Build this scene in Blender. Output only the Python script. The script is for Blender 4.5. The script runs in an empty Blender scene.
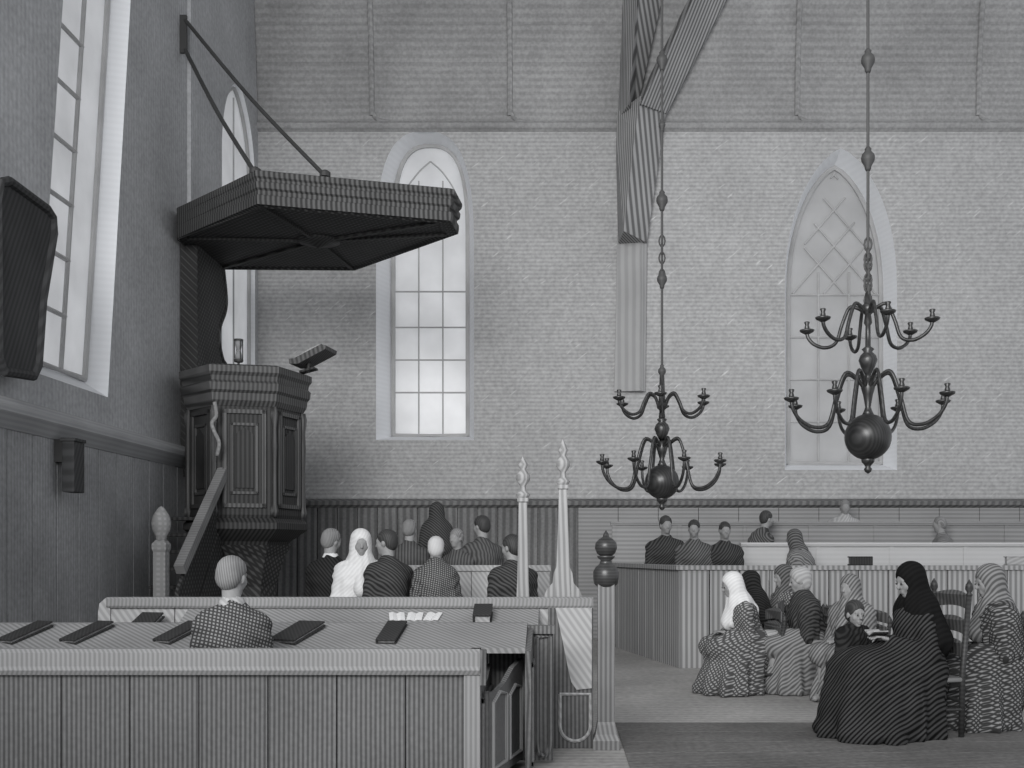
import bpy, bmesh, math, random
import numpy as np
from mathutils import Vector, Matrix
random.seed(7); np.random.seed(7)
PI = math.pi
C = bpy.context.scene.collection
sc = bpy.context.scene
F_PX, VX, VY, EYE = 1100.0, 560.0, 552.0, 1.30      # level view camera: focal length and vanishing point in pixels, eye height

def at(px, py, Y):
    return Vector(((px - VX) / F_PX * Y, Y, EYE + (VY - py) / F_PX * Y))

# ------------------------------------------------------------------ materials
def mat(name, c1, c2=None, dirs=((0, 0, 1),), period=.04, amount=1.0, wob=.6, mottle=.12, mscale=3.0, rough=.75, spec=.25, metal=0.0, grain=.0, tint=(1.0, 1.0, 1.0), flecks=0.0):
    """Two-tone weave / grain: fine ridged lines along given directions, plus soft mottling."""
    m = bpy.data.materials.new(name); m.use_nodes = True
    nt = m.node_tree; N = nt.nodes; L = nt.links
    b = N['Principled BSDF']
    b.inputs['Roughness'].default_value = rough
    b.inputs['Specular IOR Level'].default_value = spec
    b.inputs['Metallic'].default_value = metal
    col = lambda v: (v * tint[0], v * tint[1], v * tint[2], 1)
    tc = N.new('ShaderNodeTexCoord')
    no = N.new('ShaderNodeTexNoise'); no.inputs['Scale'].default_value = mscale; no.inputs['Detail'].default_value = 4
    L.new(tc.outputs['Object'], no.inputs['Vector'])
    if c2 is None: c2 = c1
    prev = None
    for d in dirs:
        dv = Vector(d).normalized() * (2 * PI / period)
        dot = N.new('ShaderNodeVectorMath'); dot.operation = 'DOT_PRODUCT'; dot.inputs[1].default_value = dv
        L.new(tc.outputs['Object'], dot.inputs[0])
        ad = N.new('ShaderNodeMath'); ad.operation = 'MULTIPLY_ADD'; ad.inputs[1].default_value = wob * 6
        L.new(no.outputs['Fac'], ad.inputs[0]); L.new(dot.outputs['Value'], ad.inputs[2])
        sn = N.new('ShaderNodeMath'); sn.operation = 'SINE'; L.new(ad.outputs[0], sn.inputs[0])
        mr = N.new('ShaderNodeMapRange'); mr.inputs['From Min'].default_value = -.6; mr.inputs['From Max'].default_value = .6
        L.new(sn.outputs[0], mr.inputs['Value'])
        if prev is None: prev = mr.outputs[0]
        else:
            mu = N.new('ShaderNodeMath'); mu.operation = 'MAXIMUM'
            L.new(prev, mu.inputs[0]); L.new(mr.outputs[0], mu.inputs[1]); prev = mu.outputs[0]
    sc_ = N.new('ShaderNodeMath'); sc_.operation = 'MULTIPLY'; sc_.inputs[1].default_value = amount; L.new(prev, sc_.inputs[0])
    mx = N.new('ShaderNodeMix'); mx.data_type = 'RGBA'
    L.new(sc_.outputs[0], mx.inputs['Factor']); mx.inputs[6].default_value = col(c1); mx.inputs[7].default_value = col(c2)
    # mottling
    r2 = N.new('ShaderNodeMapRange'); r2.inputs['From Min'].default_value = .3; r2.inputs['From Max'].default_value = .7
    r2.inputs['To Min'].default_value = 1 - mottle; r2.inputs['To Max'].default_value = 1 + mottle
    L.new(no.outputs['Fac'], r2.inputs['Value'])
    out = mx.outputs[2]; fac = r2.outputs[0]
    if grain:
        n2 = N.new('ShaderNodeTexNoise'); n2.inputs['Scale'].default_value = mscale * 22; n2.inputs['Detail'].default_value = 2
        L.new(tc.outputs['Object'], n2.inputs['Vector'])
        r3 = N.new('ShaderNodeMapRange'); r3.inputs['From Min'].default_value = .3; r3.inputs['From Max'].default_value = .7
        r3.inputs['To Min'].default_value = 1 - grain; r3.inputs['To Max'].default_value = 1 + grain
        L.new(n2.outputs['Fac'], r3.inputs['Value'])
        mm = N.new('ShaderNodeMath'); mm.operation = 'MULTIPLY'; L.new(fac, mm.inputs[0]); L.new(r3.outputs[0], mm.inputs[1]); fac = mm.outputs[0]
    vm = N.new('ShaderNodeVectorMath'); vm.operation = 'SCALE'
    L.new(out, vm.inputs[0]); L.new(fac, vm.inputs['Scale'])
    res = vm.outputs[0]
    if flecks:      # pale scratches in the limewash
        mp = N.new('ShaderNodeMapping'); mp.vector_type = 'TEXTURE'; mp.inputs['Rotation'].default_value = (0, math.radians(-38), 0); mp.inputs['Scale'].default_value = (.30, .30, .04)
        L.new(tc.outputs['Object'], mp.inputs['Vector'])
        n3 = N.new('ShaderNodeTexNoise'); n3.inputs['Scale'].default_value = 1.0; n3.inputs['Detail'].default_value = 3
        L.new(mp.outputs[0], n3.inputs['Vector'])
        r4 = N.new('ShaderNodeMapRange'); r4.inputs['From Min'].default_value = .63; r4.inputs['From Max'].default_value = .74; r4.inputs['To Max'].default_value = flecks
        L.new(n3.outputs['Fac'], r4.inputs['Value'])
        m4 = N.new('ShaderNodeMix'); m4.data_type = 'RGBA'; m4.inputs[7].default_value = (.75, .75, .75, 1)
        L.new(r4.outputs[0], m4.inputs['Factor']); L.new(res, m4.inputs[6]); res = m4.outputs[2]
    L.new(res, b.inputs['Base Color'])
    return m

def glass_mat(name, v, tr=.75):
    """old obscure leaded glass: it scatters the daylight behind it"""
    m = bpy.data.materials.new(name); m.use_nodes = True
    nt = m.node_tree; N = nt.nodes; L = nt.links
    N.remove(N['Principled BSDF'])
    out = N['Material Output']
    t = N.new('ShaderNodeBsdfTranslucent'); d = N.new('ShaderNodeBsdfDiffuse'); g = N.new('ShaderNodeBsdfGlossy')
    g.inputs['Roughness'].default_value = .3
    tc = N.new('ShaderNodeTexCoord'); no = N.new('ShaderNodeTexNoise'); no.inputs['Scale'].default_value = 2.2; no.inputs['Detail'].default_value = 5
    L.new(tc.outputs['Object'], no.inputs['Vector'])
    cr = N.new('ShaderNodeMapRange'); cr.inputs['From Min'].default_value = .3; cr.inputs['From Max'].default_value = .7
    cr.inputs['To Min'].default_value = v * .88; cr.inputs['To Max'].default_value = v
    L.new(no.outputs['Fac'], cr.inputs['Value'])
    cb = N.new('ShaderNodeCombineColor')
    for i in range(3): L.new(cr.outputs[0], cb.inputs[i])
    L.new(cb.outputs[0], t.inputs['Color']); L.new(cb.outputs[0], d.inputs['Color'])
    m1 = N.new('ShaderNodeMixShader'); m1.inputs[0].default_value = tr
    L.new(d.outputs[0], m1.inputs[1]); L.new(t.outputs[0], m1.inputs[2])
    m2 = N.new('ShaderNodeMixShader'); m2.inputs[0].default_value = .04
    L.new(m1.outputs[0], m2.inputs[1]); L.new(g.outputs[0], m2.inputs[2])
    L.new(m2.outputs[0], out.inputs['Surface'])
    return m

COOL = (.985, 1.0, 1.025); WARM = (1.02, 1.0, .975)
M = {}
M['plaster'] = mat('grey_lime_plaster', .43, .31, ((0, 0, 1),), .06, .6, .18, .07, .9, .9, .1, grain=.14, flecks=.6)
M['plaster_left'] = mat('cool_grey_plaster', .42, .34, ((0, 1, 0),), .07, .5, .3, .12, .9, .9, .1, grain=.12, tint=COOL)
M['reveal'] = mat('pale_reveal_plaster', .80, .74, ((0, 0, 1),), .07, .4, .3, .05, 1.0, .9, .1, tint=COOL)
M['vault'] = mat('weathered_vault_boards', .33, .25, ((0, 1, 1),), .07, .6, .4, .14, 1.0, .85, .15, grain=.14)
M['wains'] = mat('panelled_wainscot_wood', .20, .10, ((1, 1, 0),), .075, .8, .35, .18, 1.2, .8, .2, grain=.12)
M['wains_left'] = mat('left_wainscot_wood', .30, .22, ((0, 1, 0),), .05, .6, .5, .2, 1.0, .8, .2, grain=.12, tint=COOL)
M['ledge_wood'] = mat('dado_ledge_wood', .38, .30, ((0, 0, 1),), .04, .6, .5, .12, 1.0, .8, .2, tint=COOL)
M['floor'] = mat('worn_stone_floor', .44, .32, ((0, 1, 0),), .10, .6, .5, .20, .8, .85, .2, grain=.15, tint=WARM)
M['floor_shade'] = mat('shade_toned_floor_boards', .20, .11, ((.1, 1, 0),), .05, .8, .5, .25, 1.2, .85, .2, grain=.2, tint=WARM)  # foreground shade put into the board colour
M['pew'] = mat('grey_pew_wood', .19, .065, ((1, 1, 0),), .018, .8, .3, .12, 1.4, .75, .25, grain=.1)
M['pew_rail'] = mat('worn_pew_rail_wood', .32, .17, ((1, 1, 0),), .018, .6, .3, .10, 1.4, .7, .3)
M['pew_dark'] = mat('dark_pew_end_wood', .17, .07, ((1, 1, 0),), .019, .9, .3, .15, 1.5, .75, .25, grain=.1)
M['pew_mid'] = mat('pale_parapet_wood', .45, .28, ((1, -1, .7),), .03, .7, .3, .10, 1.4, .75, .25)
M['ledge'] = mat('sloping_book_ledge_wood', .31, .16, ((1, 1, .5),), .028, .7, .3, .14, 1.5, .75, .25)
M['box_pew'] = mat('planked_box_pew_wood', .42, .20, ((1, 1, 0),), .042, .9, .3, .10, .7, .8, .2)
M['far_pew'] = mat('far_gallery_pew_wood', .34, .22, ((0, 0, 1),), .06, .7, .3, .10, .8, .8, .2)
M['far_pale'] = mat('pale_gallery_front_wood', .60, .54, ((0, 0, 1),), .06, .6, .3, .06, .8, .8, .2)
M['oak'] = mat('dark_pulpit_oak', .046, .012, ((1, 1, 0),), .042, .9, .25, .2, 2.0, .6, .3)
M['oak_deep'] = mat('black_pulpit_oak', .085, .018, ((1, 1, 1), (1, -1, 1)), .05, .9, .25, .2, 2.0, .65, .25)
M['oak_light'] = mat('worn_oak_moulding', .10, .025, ((1, 1, 0),), .042, .8, .25, .2, 2.0, .55, .35)
M['oak_mid'] = mat('aged_oak_cornice', .095, .015, ((1, -.25, 0),), .045, .9, .25, .2, 2.0, .6, .3)
M['stair_rail'] = mat('worn_grey_handrail', .22, .15, ((0, 1, 1),), .04, .7, .25, .2, 2.0, .6, .3)
M['newel'] = mat('pale_painted_newel', .30, .20, ((0, 0, 1), (1, 1, 0)), .05, .7, .3, .1, 2.0, .7, .3)
M['post'] = mat('grey_turned_post_wood', .22, .09, ((1, 1, 0),), .022, .8, .3, .15, 2.0, .45, .5)
M['post_dark'] = mat('black_polished_finial_wood', .05, .025, ((0, 0, 1),), .02, .7, .3, .1, 2.0, .35, .5)
M['spire'] = mat('pale_carved_spire_wood', .38, .20, ((1, 1, 0),), .03, .8, .3, .1, 2.0, .7, .3)
M['timber'] = mat('hewn_roof_timber', .42, .12, ((1, -.35, 0),), .042, .9, .15, .12, 1.2, .8, .2)
M['timber_br'] = mat('hewn_brace_timber', .42, .12, ((.93, .1, -.36),), .046, .9, .15, .12, 1.2, .8, .2)
M['timber_pale'] = mat('pale_hewn_timber', .36, .28, ((1, 1, 0),), .06, .8, .4, .1, 1.2, .8, .2)
M['iron'] = mat('black_iron', .05, None, rough=.6, spec=.4)
M['rod'] = mat('old_iron_rod', .045, None, rough=.6, spec=.4)
M['brass'] = mat('tarnished_dark_brass', .05, .02, ((1, 1, .2),), .02, .6, .2, .2, 6, .38, .5, metal=.35)
M['board'] = mat('dark_hatchment_board', .060, .035, ((0, 1, -.55),), .055, .8, .5, .2, 1.5, .7, .2, tint=COOL)
M['lead'] = mat('grey_lead_bar', .30, None, rough=.7, tint=COOL)
M['lead_pale'] = mat('pale_stone_bar', .42, None, rough=.8)
M['glass'] = glass_mat('obscure_leaded_glass', .93, .88)
M['glass_dull'] = glass_mat('dusty_leaded_glass', .66, .52)
M['paper'] = mat('white_paper', .68, .58, ((1, 1, 0),), .02, .4, rough=.9)
M['book'] = mat('dark_book_cloth', .045, .025, ((1, 1, 0),), .02, .8, rough=.7)
M['skin'] = mat('skin', .30, .25, ((1, .3, .6),), .024, .3, .2, .08, 4, .6, .3)
M['eye'] = mat('dark_eye', .03, None, rough=.3, spec=.5)
M['hair_grey'] = mat('grey_hair', .27, .11, ((1, .1, .15),), .013, .6, .2, .2, 6, .7, .3)
M['hair_dark'] = mat('dark_hair', .06, .03, ((1, .1, .15),), .013, .8, .4, .2, 6, .6, .3)
M['hair_white'] = mat('white_hair', .58, .44, ((1, .1, .15),), .013, .6, .2, .1, 6, .7, .3)
def cloth(name, a, b, per=.034, dirs=((1, .4, .9),), wob=.35): return mat(name, a, b, dirs, per * .72, .95, wob * .6, .15, 4, .9, .1)
M['coat_hatch'] = cloth('grey_tweed_cloth', .30, .04, .026, ((.3, .2, 1), (1, .3, -.2)))
M['coat_black'] = cloth('black_wool_cloth', .035, .012, .036)
M['coat_dark'] = cloth('dark_wool_cloth', .085, .022, .036)
M['coat_mid'] = cloth('mid_grey_wool_cloth', .17, .05, .038)
M['coat_rear'] = cloth('dull_grey_wool_cloth', .12, .05, .045, ((1, .3, 0),))
M['cloak_grey'] = cloth('grey_cloak_cloth', .28, .10, .036, ((1, .4, .7),))
M['skirt_hatch'] = cloth('grey_checked_skirt_cloth', .38, .06, .034, ((.7, .4, .9), (.9, .3, -.8)))
M['shawl_hatch'] = cloth('grey_checked_shawl_cloth', .30, .035, .032, ((-.3, .5, 1), (1, -.4, .6)))
M['linen'] = mat('white_linen', .74, .60, ((1, .4, .9),), .024, .5, .3, .08, 4, .9, .1)
M['linen_grey'] = mat('grey_linen', .46, .32, ((1, .4, .9),), .03, .8, .3, .08, 4, .9, .1)
M['black_veil'] = mat('black_veil_cloth', .012, .007, ((1, .4, .9),), .03, .7, .3, .1, 4, .9, .1)
M['black_skirt'] = cloth('black_striped_skirt_cloth', .062, .005, .034, ((.8, .5, .75),), .5)
M['chair'] = mat('dark_rush_chair_wood', .05, .025, ((0, 0, 1),), .03, .7, .3, .2, 3, .5, .4)
M['chair_slat'] = mat('worn_chair_slat_wood', .14, .05, ((1, 1, 0),), .03, .8, .3, .2, 3, .6, .3)
M['rush'] = mat('rush_seat', .2, .1, ((1, 0, 0),), .02, .8, .3, .2, 3, .8, .2)

# ------------------------------------------------------------------ object helpers
def link(name, me, m, parent=None, smooth=False):
    o = bpy.data.objects.new(name, me); C.objects.link(o)
    if m is not None: me.materials.append(m)
    if parent is not None: o.parent = parent
    if smooth:
        for p in me.polygons: p.use_smooth = True
    return o

def obj(name, bm, m, parent=None, smooth=False):
    bmesh.ops.recalc_face_normals(bm, faces=bm.faces[:])
    me = bpy.data.meshes.new(name); bm.to_mesh(me); bm.free()
    return link(name, me, m, parent, smooth)

def tag(o, label, cat, group=None):
    o['label'] = label; o['category'] = cat
    if group: o['group'] = group
    return o

def empty(name, loc=(0, 0, 0), rz=0.0):
    o = bpy.data.objects.new(name, None); C.objects.link(o)
    o.location = loc; o.rotation_euler = (0, 0, rz); o.empty_display_size = .1
    return o

def struct(name, bm, m, parent=None):
    o = obj(name, bm, m, parent)
    if parent is None: o['kind'] = 'structure'
    return o

def BM(): return bmesh.new()

def box(bm, x0, x1, y0, y1, z0, z1, bev=0.0):
    vs = [bm.verts.new(p) for p in ((x0, y0, z0), (x1, y0, z0), (x1, y1, z0), (x0, y1, z0), (x0, y0, z1), (x1, y0, z1), (x1, y1, z1), (x0, y1, z1))]
    fs = [bm.faces.new([vs[i] for i in q]) for q in ((0, 3, 2, 1), (4, 5, 6, 7), (0, 1, 5, 4), (1, 2, 6, 5), (2, 3, 7, 6), (3, 0, 4, 7))]
    if bev:
        es = list({e for f in fs for e in f.edges})
        bmesh.ops.bevel(bm, geom=es, offset=bev, segments=2, affect='EDGES', profile=.6)

def prism(bm, pts, fn0, fn1):
    """closed outline pts (u,v); fn0/fn1 map (u,v) to the two end caps"""
    a = [bm.verts.new(fn0(u, v)) for u, v in pts]; b = [bm.verts.new(fn1(u, v)) for u, v in pts]
    n = len(pts)
    bm.faces.new(a); bm.faces.new(b[::-1])
    for i in range(n):
        bm.faces.new((a[i], b[i], b[(i + 1) % n], a[(i + 1) % n]))

def xprism(bm, pts, x0, x1): prism(bm, pts, lambda y, z: (x0, y, z), lambda y, z: (x1, y, z))
def yprism(bm, pts, y0, y1): prism(bm, pts, lambda x, z: (x, y0, z), lambda x, z: (x, y1, z))
def zprism(bm, pts, z0, z1): prism(bm, pts, lambda x, y: (x, y, z0), lambda x, y: (x, y, z1))

def lathe(bm, prof, n=24, c=(0, 0, 0), sq=None):
    """prof: list of (r,z); sq: number of sides when faceted"""
    k = sq or n; off = PI / k if sq else 0
    rings = []
    for r, z in prof:
        r = max(r, .0006)
        rings.append([bm.verts.new((c[0] + r * math.cos(2 * PI * i / k + off), c[1] + r * math.sin(2 * PI * i / k + off), c[2] + z)) for i in range(k)])
    for a, b in zip(rings, rings[1:]):
        for i in range(k): bm.faces.new((a[i], a[(i + 1) % k], b[(i + 1) % k], b[i]))
    bm.faces.new(rings[0][::-1]); bm.faces.new(rings[-1])

def spline(pts, n=6):
    P = [Vector(p) for p in pts]; out = []
    for i in range(len(P) - 1):
        p0, p1, p2, p3 = P[max(i - 1, 0)], P[i], P[i + 1], P[min(i + 2, len(P) - 1)]
        for j in range(n):
            t = j / n
            out.append(.5 * ((2 * p1) + (p2 - p0) * t + (2 * p0 - 5 * p1 + 4 * p2 - p3) * t * t + (3 * p1 - p0 - 3 * p2 + p3) * t ** 3))
    out.append(P[-1]); return out

def tube(bm, pts, r, n=8, r2=None):
    P = [Vector(p) for p in pts]; rings = []
    up = Vector((0, 0, 1)); d0 = (P[1] - P[0]).normalized()
    if abs(d0.dot(up)) > .9: up = Vector((1, 0, 0))
    s = d0.cross(up).normalized()
    for i, p in enumerate(P):
        d = (P[min(i + 1, len(P) - 1)] - P[max(i - 1, 0)]).normalized()
        s = (s - d * s.dot(d)).normalized(); q = d.cross(s)
        rr = r if r2 is None else r + (r2 - r) * i / (len(P) - 1)
        rings.append([bm.verts.new(p + (s * math.cos(2 * PI * k / n) + q * math.sin(2 * PI * k / n)) * rr) for k in range(n)])
    for a, b in zip(rings, rings[1:]):
        for k in range(n): bm.faces.new((a[k], a[(k + 1) % n], b[(k + 1) % n], b[k]))
    bm.faces.new(rings[0][::-1]); bm.faces.new(rings[-1])

def beam(bm, a, b, w, h, up=(0, 0, 1)):
    a = Vector(a); b = Vector(b); d = (b - a).normalized(); u = Vector(up)
    s = d.cross(u).normalized(); q = s.cross(d)
    pa = [a + s * (i * w / 2) + q * (j * h / 2) for i, j in ((-1, -1), (1, -1), (1, 1), (-1, 1))]
    pb = [p + (b - a) for p in pa]
    A = [bm.verts.new(p) for p in pa]; B = [bm.verts.new(p) for p in pb]
    bm.faces.new(A[::-1]); bm.faces.new(B)
    for i in range(4): bm.faces.new((A[i], A[(i + 1) % 4], B[(i + 1) % 4], B[i]))

# ------------------------------------------------------------------ the setting
DB, XL = 16.5, -4.53           # back wall, left wall
XR = 9.0
Z0, RV, YC = 7.70, 9.5, 7.0    # vault springing, radius, axis

def arch(u0, u1, v0, vs, vt, n=12, e=1.35):
    uc, w = (u0 + u1) / 2, (u1 - u0) / 2
    pts = [(u0, v0), (u1, v0)]
    for i in range(n + 1):
        t = i / n; pts.append((uc + w * (1 - t ** 2), vs + (vt - vs) * (1 - (1 - t) ** e)))
    for i in range(n - 1, -1, -1):
        t = i / n; pts.append((uc - w * (1 - t ** 2), vs + (vt - vs) * (1 - (1 - t) ** e)))
    return pts

def wall_with_holes(name, outer, holes, fn, m, mrev):
    """outer: outline (u,v); holes: (front outline, back outline); fn(u,v,k) k=0 front, 1 back"""
    bm = BM(); me_mats = [m, mrev]
    def face(k):
        loops = []
        for lp in [outer] + [h[k] for h in holes]:
            vs = [bm.verts.new(fn(u, v, k)) for u, v in lp]; loops.append(vs)
        es = []
        for vs in loops:
            for i in range(len(vs)): es.append(bm.edges.new((vs[i], vs[(i + 1) % len(vs)])))
        bmesh.ops.triangle_fill(bm, use_beauty=True, use_dissolve=False, edges=es)
        return loops
    A = face(0); B = face(1)
    for li, (a, b) in enumerate(zip(A, B)):
        n = len(a)
        for i in range(n):
            f = bm.faces.new((a[i], a[(i + 1) % n], b[(i + 1) % n], b[i])); f.material_index = 0 if li == 0 else 1
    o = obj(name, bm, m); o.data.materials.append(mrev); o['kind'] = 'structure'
    return o

# back wall ------------------------------------------------
T = .5
w1o, w1i = arch(-2.76, -1.29, 2.98, 5.95, 7.62, e=2.2), arch(-2.56, -1.42, 3.09, 6.2, 7.54, e=2.3)
w2o, w2i = arch(3.375, 5.055, 2.53, 5.3, 7.36), arch(3.5, 4.93, 2.66, 5.3, 7.2)
wall_with_holes('wall_back', [(XL - .5, 0), (XR, 0), (XR, Z0 + .25), (XL - .5, Z0 + .25)], [(w1o, w1i), (w2o, w2i)],
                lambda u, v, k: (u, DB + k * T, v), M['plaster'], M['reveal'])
# left wall ------------------------------------------------
sh = lambda P, s, z: [(u + s * (v - z), v) for u, v in P]
w3o, w3i = sh(arch(9.55, 11.02, 2.85, 7.2, 8.6), .137, 2.85), sh(arch(9.66, 10.92, 3.02, 7.2, 8.45), .137, 2.85)
w4o, w4i = arch(14.74, 16.34, 3.3, 6.7, 7.92), arch(14.80, 16.26, 3.4, 6.7, 7.84)
TL = .26
zt = lambda y: Z0 + math.sqrt(max(0, RV ** 2 - (y - YC) ** 2)) + .2
outl = [(6.2, 0), (DB, 0), (DB, Z0)] + [(y, zt(y)) for y in np.linspace(16.2, 6.2, 14)]
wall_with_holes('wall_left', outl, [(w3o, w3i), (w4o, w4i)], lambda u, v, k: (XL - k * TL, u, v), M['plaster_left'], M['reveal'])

# floor, ceiling -------------------------------------------
bm = BM(); box(bm, XL - .3, XR, -3, DB + .3, -.2, 0); struct('floor', bm, M['floor'])
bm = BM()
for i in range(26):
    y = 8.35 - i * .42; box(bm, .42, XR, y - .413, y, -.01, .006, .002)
struct('floor_shade_strip', bm, M['floor_shade'])  # dark strip added where shade lies on the foreground floor
bm = BM()
ring = []
for i in range(33):
    a = PI * i / 32 * .86
    for r in (RV, RV + .2): ring.append((YC + r * math.cos(a), Z0 + r * math.sin(a)))
inner, outer_ = ring[0::2], ring[1::2]
xprism(bm, inner + outer_[::-1], XL - .3, XR)
struct('ceiling', bm, M['vault'])
def vault_pt(x, a, inset=.0): return (x, YC + (RV - inset) * math.cos(a), Z0 + (RV - inset) * math.sin(a))
k = 0
for px in (372, 510, 797, 978):                      # moulded ribs on the vault boards, with a foot turning along the cornice
    x = (px - VX) / F_PX * DB; k += 1
    bm = BM()
    tube(bm, [vault_pt(x, .015 + .06 * i) for i in range(20)], .045, 8)
    tube(bm, spline([vault_pt(x, .05), vault_pt(x + .05, .012), vault_pt(x + .35, .004)], 5), .035, 8)
    struct('trim_%d' % k, bm, M['vault'])
bm = BM(); xprism(bm, [(DB, Z0 - .10), (DB - .06, Z0 - .06), (DB - .09, Z0), (DB - .05, Z0 + .05), (DB, Z0 + .05)], XL, XR)
struct('trim_5', bm, M['vault'])
bm = BM()
for zz in (8.05, 8.62, 9.15): # board joints of the vault
    a = math.asin((zz - Z0) / RV)
    tube(bm, [vault_pt(x, a, -.012) for x in (XL, XR)], .02, 6)
struct('trim_6', bm, M['vault'])

# wainscots and ledges --------------------------------------
bm = BM()
x = XL
while x < .2:                                         # upright boards of the back wainscot
    box(bm, x + .006, x + .294, DB - .06, DB + .01, 0, 1.98, .008); x += .30
struct('baseboard_back', bm, M['wains'])
bm = BM()
while x < XR - .6:                                    # paler wide boards right of the aisle
    box(bm, x + .003, x + .597, DB - .06, DB + .01, 0, 1.98, .008); x += .60
struct('baseboard_back_right', bm, M['far_pew'])
bm = BM(); xprism(bm, [(DB - .06, 1.96), (DB - .13, 2.00), (DB - .14, 2.06), (DB, 2.10)], XL, XR)
struct('trim_7', bm, M['wains'])
bm = BM(); y = 6.3
while y < 12.9:
    box(bm, XL - .01, XL + .04, y + .006, y + .43, 0, 2.33, .008); y += .44
struct('baseboard_left', bm, M['wains_left'])
bm = BM()
prism(bm, [(0, 2.30), (.05, 2.30), (.16, 2.42), (.17, 2.47), (.05, 2.56), (0, 2.57)], lambda u, v: (XL + u, 6.3, v), lambda u, v: (XL + u, 13.2, v))
struct('trim_8', bm, M['ledge_wood'])
bm = BM(); box(bm, XL, XL + .05, 13.35, 13.6, 2.2, 8.2, .01)
box(bm, XL - .0, XL + .14, 13.3, 13.65, 0, 2.2, .01)
struct('trim_9', bm, M['plaster_left'])

# windows ----------------------------------------------------
def window(name, inner_pts, fn, glass, bars, m_bar, r=.03, frame_r=.05):
    root = empty(name); root['kind'] = 'structure'
    bm = BM(); prism(bm, inner_pts, lambda u, v: fn(u, v, .02), lambda u, v: fn(u, v, .04)); obj('pane', bm, glass, root)
    bm = BM()
    P = [fn(u, v, 0) for u, v in inner_pts]; tube(bm, P + [P[0], P[1]], frame_r, 6); obj('frame', bm, m_bar, root)
    for nm, pl in bars:
        bm = BM()
        for q in pl: tube(bm, [fn(u, v, 0) for u, v in q], r, 6)
        obj(nm, bm, m_bar, root)
    return root
fb = lambda u, v, k: (u, DB + T - .10 + k, v)
bars1 = [('mullion', [[(-2.17, 3.09), (-2.17, 7.0)]]), ('mullion', [[(-1.80, 3.09), (-1.80, 7.0)]]),
         ('glazing_bar', [[(-2.56, z), (-1.42, z)] for z in (3.75, 4.25, 4.75, 5.3)]),
         ('tracery', [spline([(-2.17, 6.4, 0), (-2.4, 6.75, 0), (-2.2, 7.1, 0), (-1.99, 7.3, 0)]), spline([(-1.8, 6.4, 0), (-1.6, 6.75, 0), (-1.78, 7.1, 0), (-1.99, 7.3, 0)]),
                      spline([(-2.17, 6.5, 0), (-2.0, 6.85, 0), (-1.8, 6.5, 0)])])]
bars1[3] = ('tracery', [[(p[0], p[1]) for p in q] for q in bars1[3][1]])
window('window_1', w1i, fb, M['glass'], bars1, M['lead_pale'], .012, .035)
dia = []
for s in (1, -1):
    for d in (-.55, 0., .55, 1.1):
        q = []
        for i in range(40):
            u = 3.5 + 1.43 * i / 39; v = 6.0 + d * 1.0 + s * (u - 4.21) * 1.15
            w = .715 * (1 - ((max(v, 5.3) - 5.3) / 1.9) ** 1.1) if v < 7.2 else -1
            if v > 5.25 and abs(u - 4.21) < w: q.append((u, v))
        if len(q) > 2: dia.append(q)
bars2 = [('mullion', [[(3.97, 2.66), (3.97, 5.6)]]), ('mullion', [[(4.44, 2.66), (4.44, 5.6)]]),
         ('glazing_bar', [[(3.5, z), (4.93, z)] for z in (3.3, 3.95, 4.6, 5.25)]), ('tracery', dia)]
window('window_2', w2i, fb, M['glass_dull'], bars2, M['lead_pale'], .016, .04)
fl = lambda u, v, k: (XL - TL + .06 - k, u, v)
def lean(u, v): return (u + .137 * (v - 2.85), v)
bars3 = [('mullion', [[lean(10.40, 3.02), lean(10.40, 8.2)]])] + [('glazing_bar', [[lean(9.66, z), lean(10.42, z)]]) for z in (3.55, 4.1, 4.65, 5.2, 5.75, 6.3, 6.85)]
window('window_3', w3i, fl, M['glass'], bars3, M['lead_pale'], .022, .03)
window('window_4', w4i, lambda u, v, k: (XL - .07 - k, u, v), M['glass'], [('mullion', [[(15.5, 3.4), (15.5, 7.7)]])], M['lead_pale'], .012, .03)

# roof timber -------------------------------------------------
truss = empty('roof_timber', (0, 0, 0))
tag(truss, 'hewn timber wall post with a brace, rising between the two back windows into the vault', 'beam')
def yy(z, inset=.0):        # distance of the wall or vault at a height
    return DB - inset if z < Z0 else YC + (RV) * math.cos(math.asin(min(1, (z - Z0) / RV))) - inset
def ridged(bm, Lp, Rg, Rt, d0, d1):
    """hewn timber with an arris towards the nave: left edge, arris, right edge given on the wall plane"""
    rows = []
    for a, r, c in zip(Lp, Rg, Rt):
        row = []
        for p, d in ((a, -.06), (a, d0), (r, d1), (c, d0), (c, -.06)):
            w = at(p[0], p[1], DB); row.append(bm.verts.new((w.x, yy(w.z) - d, w.z)))
        rows.append(row)
    for A, B in zip(rows, rows[1:]):
        for i in range(5): bm.faces.new((A[i], A[(i + 1) % 5], B[(i + 1) % 5], B[i]))
    bm.faces.new(rows[0]); bm.faces.new(rows[-1][::-1])
bm = BM(); ridged(bm, [(617, 236), (616, 310), (614, 392)], [(640, 236), (640, 310), (640, 392)], [(647, 236), (646, 310), (645, 392)], .06, .14); obj('wall_post', bm, M['timber_pale'], truss)
bm = BM(); ridged(bm, [(617, 116), (616, 150), (618, 245)], [(637, 116), (632, 150), (621, 245)], [(665, 116), (660, 150), (646, 245)], .14, .72); obj('corbel', bm, M['timber'], truss)
bm = BM(); ridged(bm, [(623, -60), (622, 10), (618, 122)], [(637, -60), (635, 10), (626, 122)], [(662, -60), (660, 10), (634, 122)], .12, .66); obj('king_post', bm, M['timber'], truss)
bm = BM(); ridged(bm, [(722, -60), (686, 10), (628, 122)], [(732, -60), (696, 10), (637, 125)], [(762, -60), (723, 10), (665, 118)], .18, .78); obj('brace', bm, M['timber_br'], truss)

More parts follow.
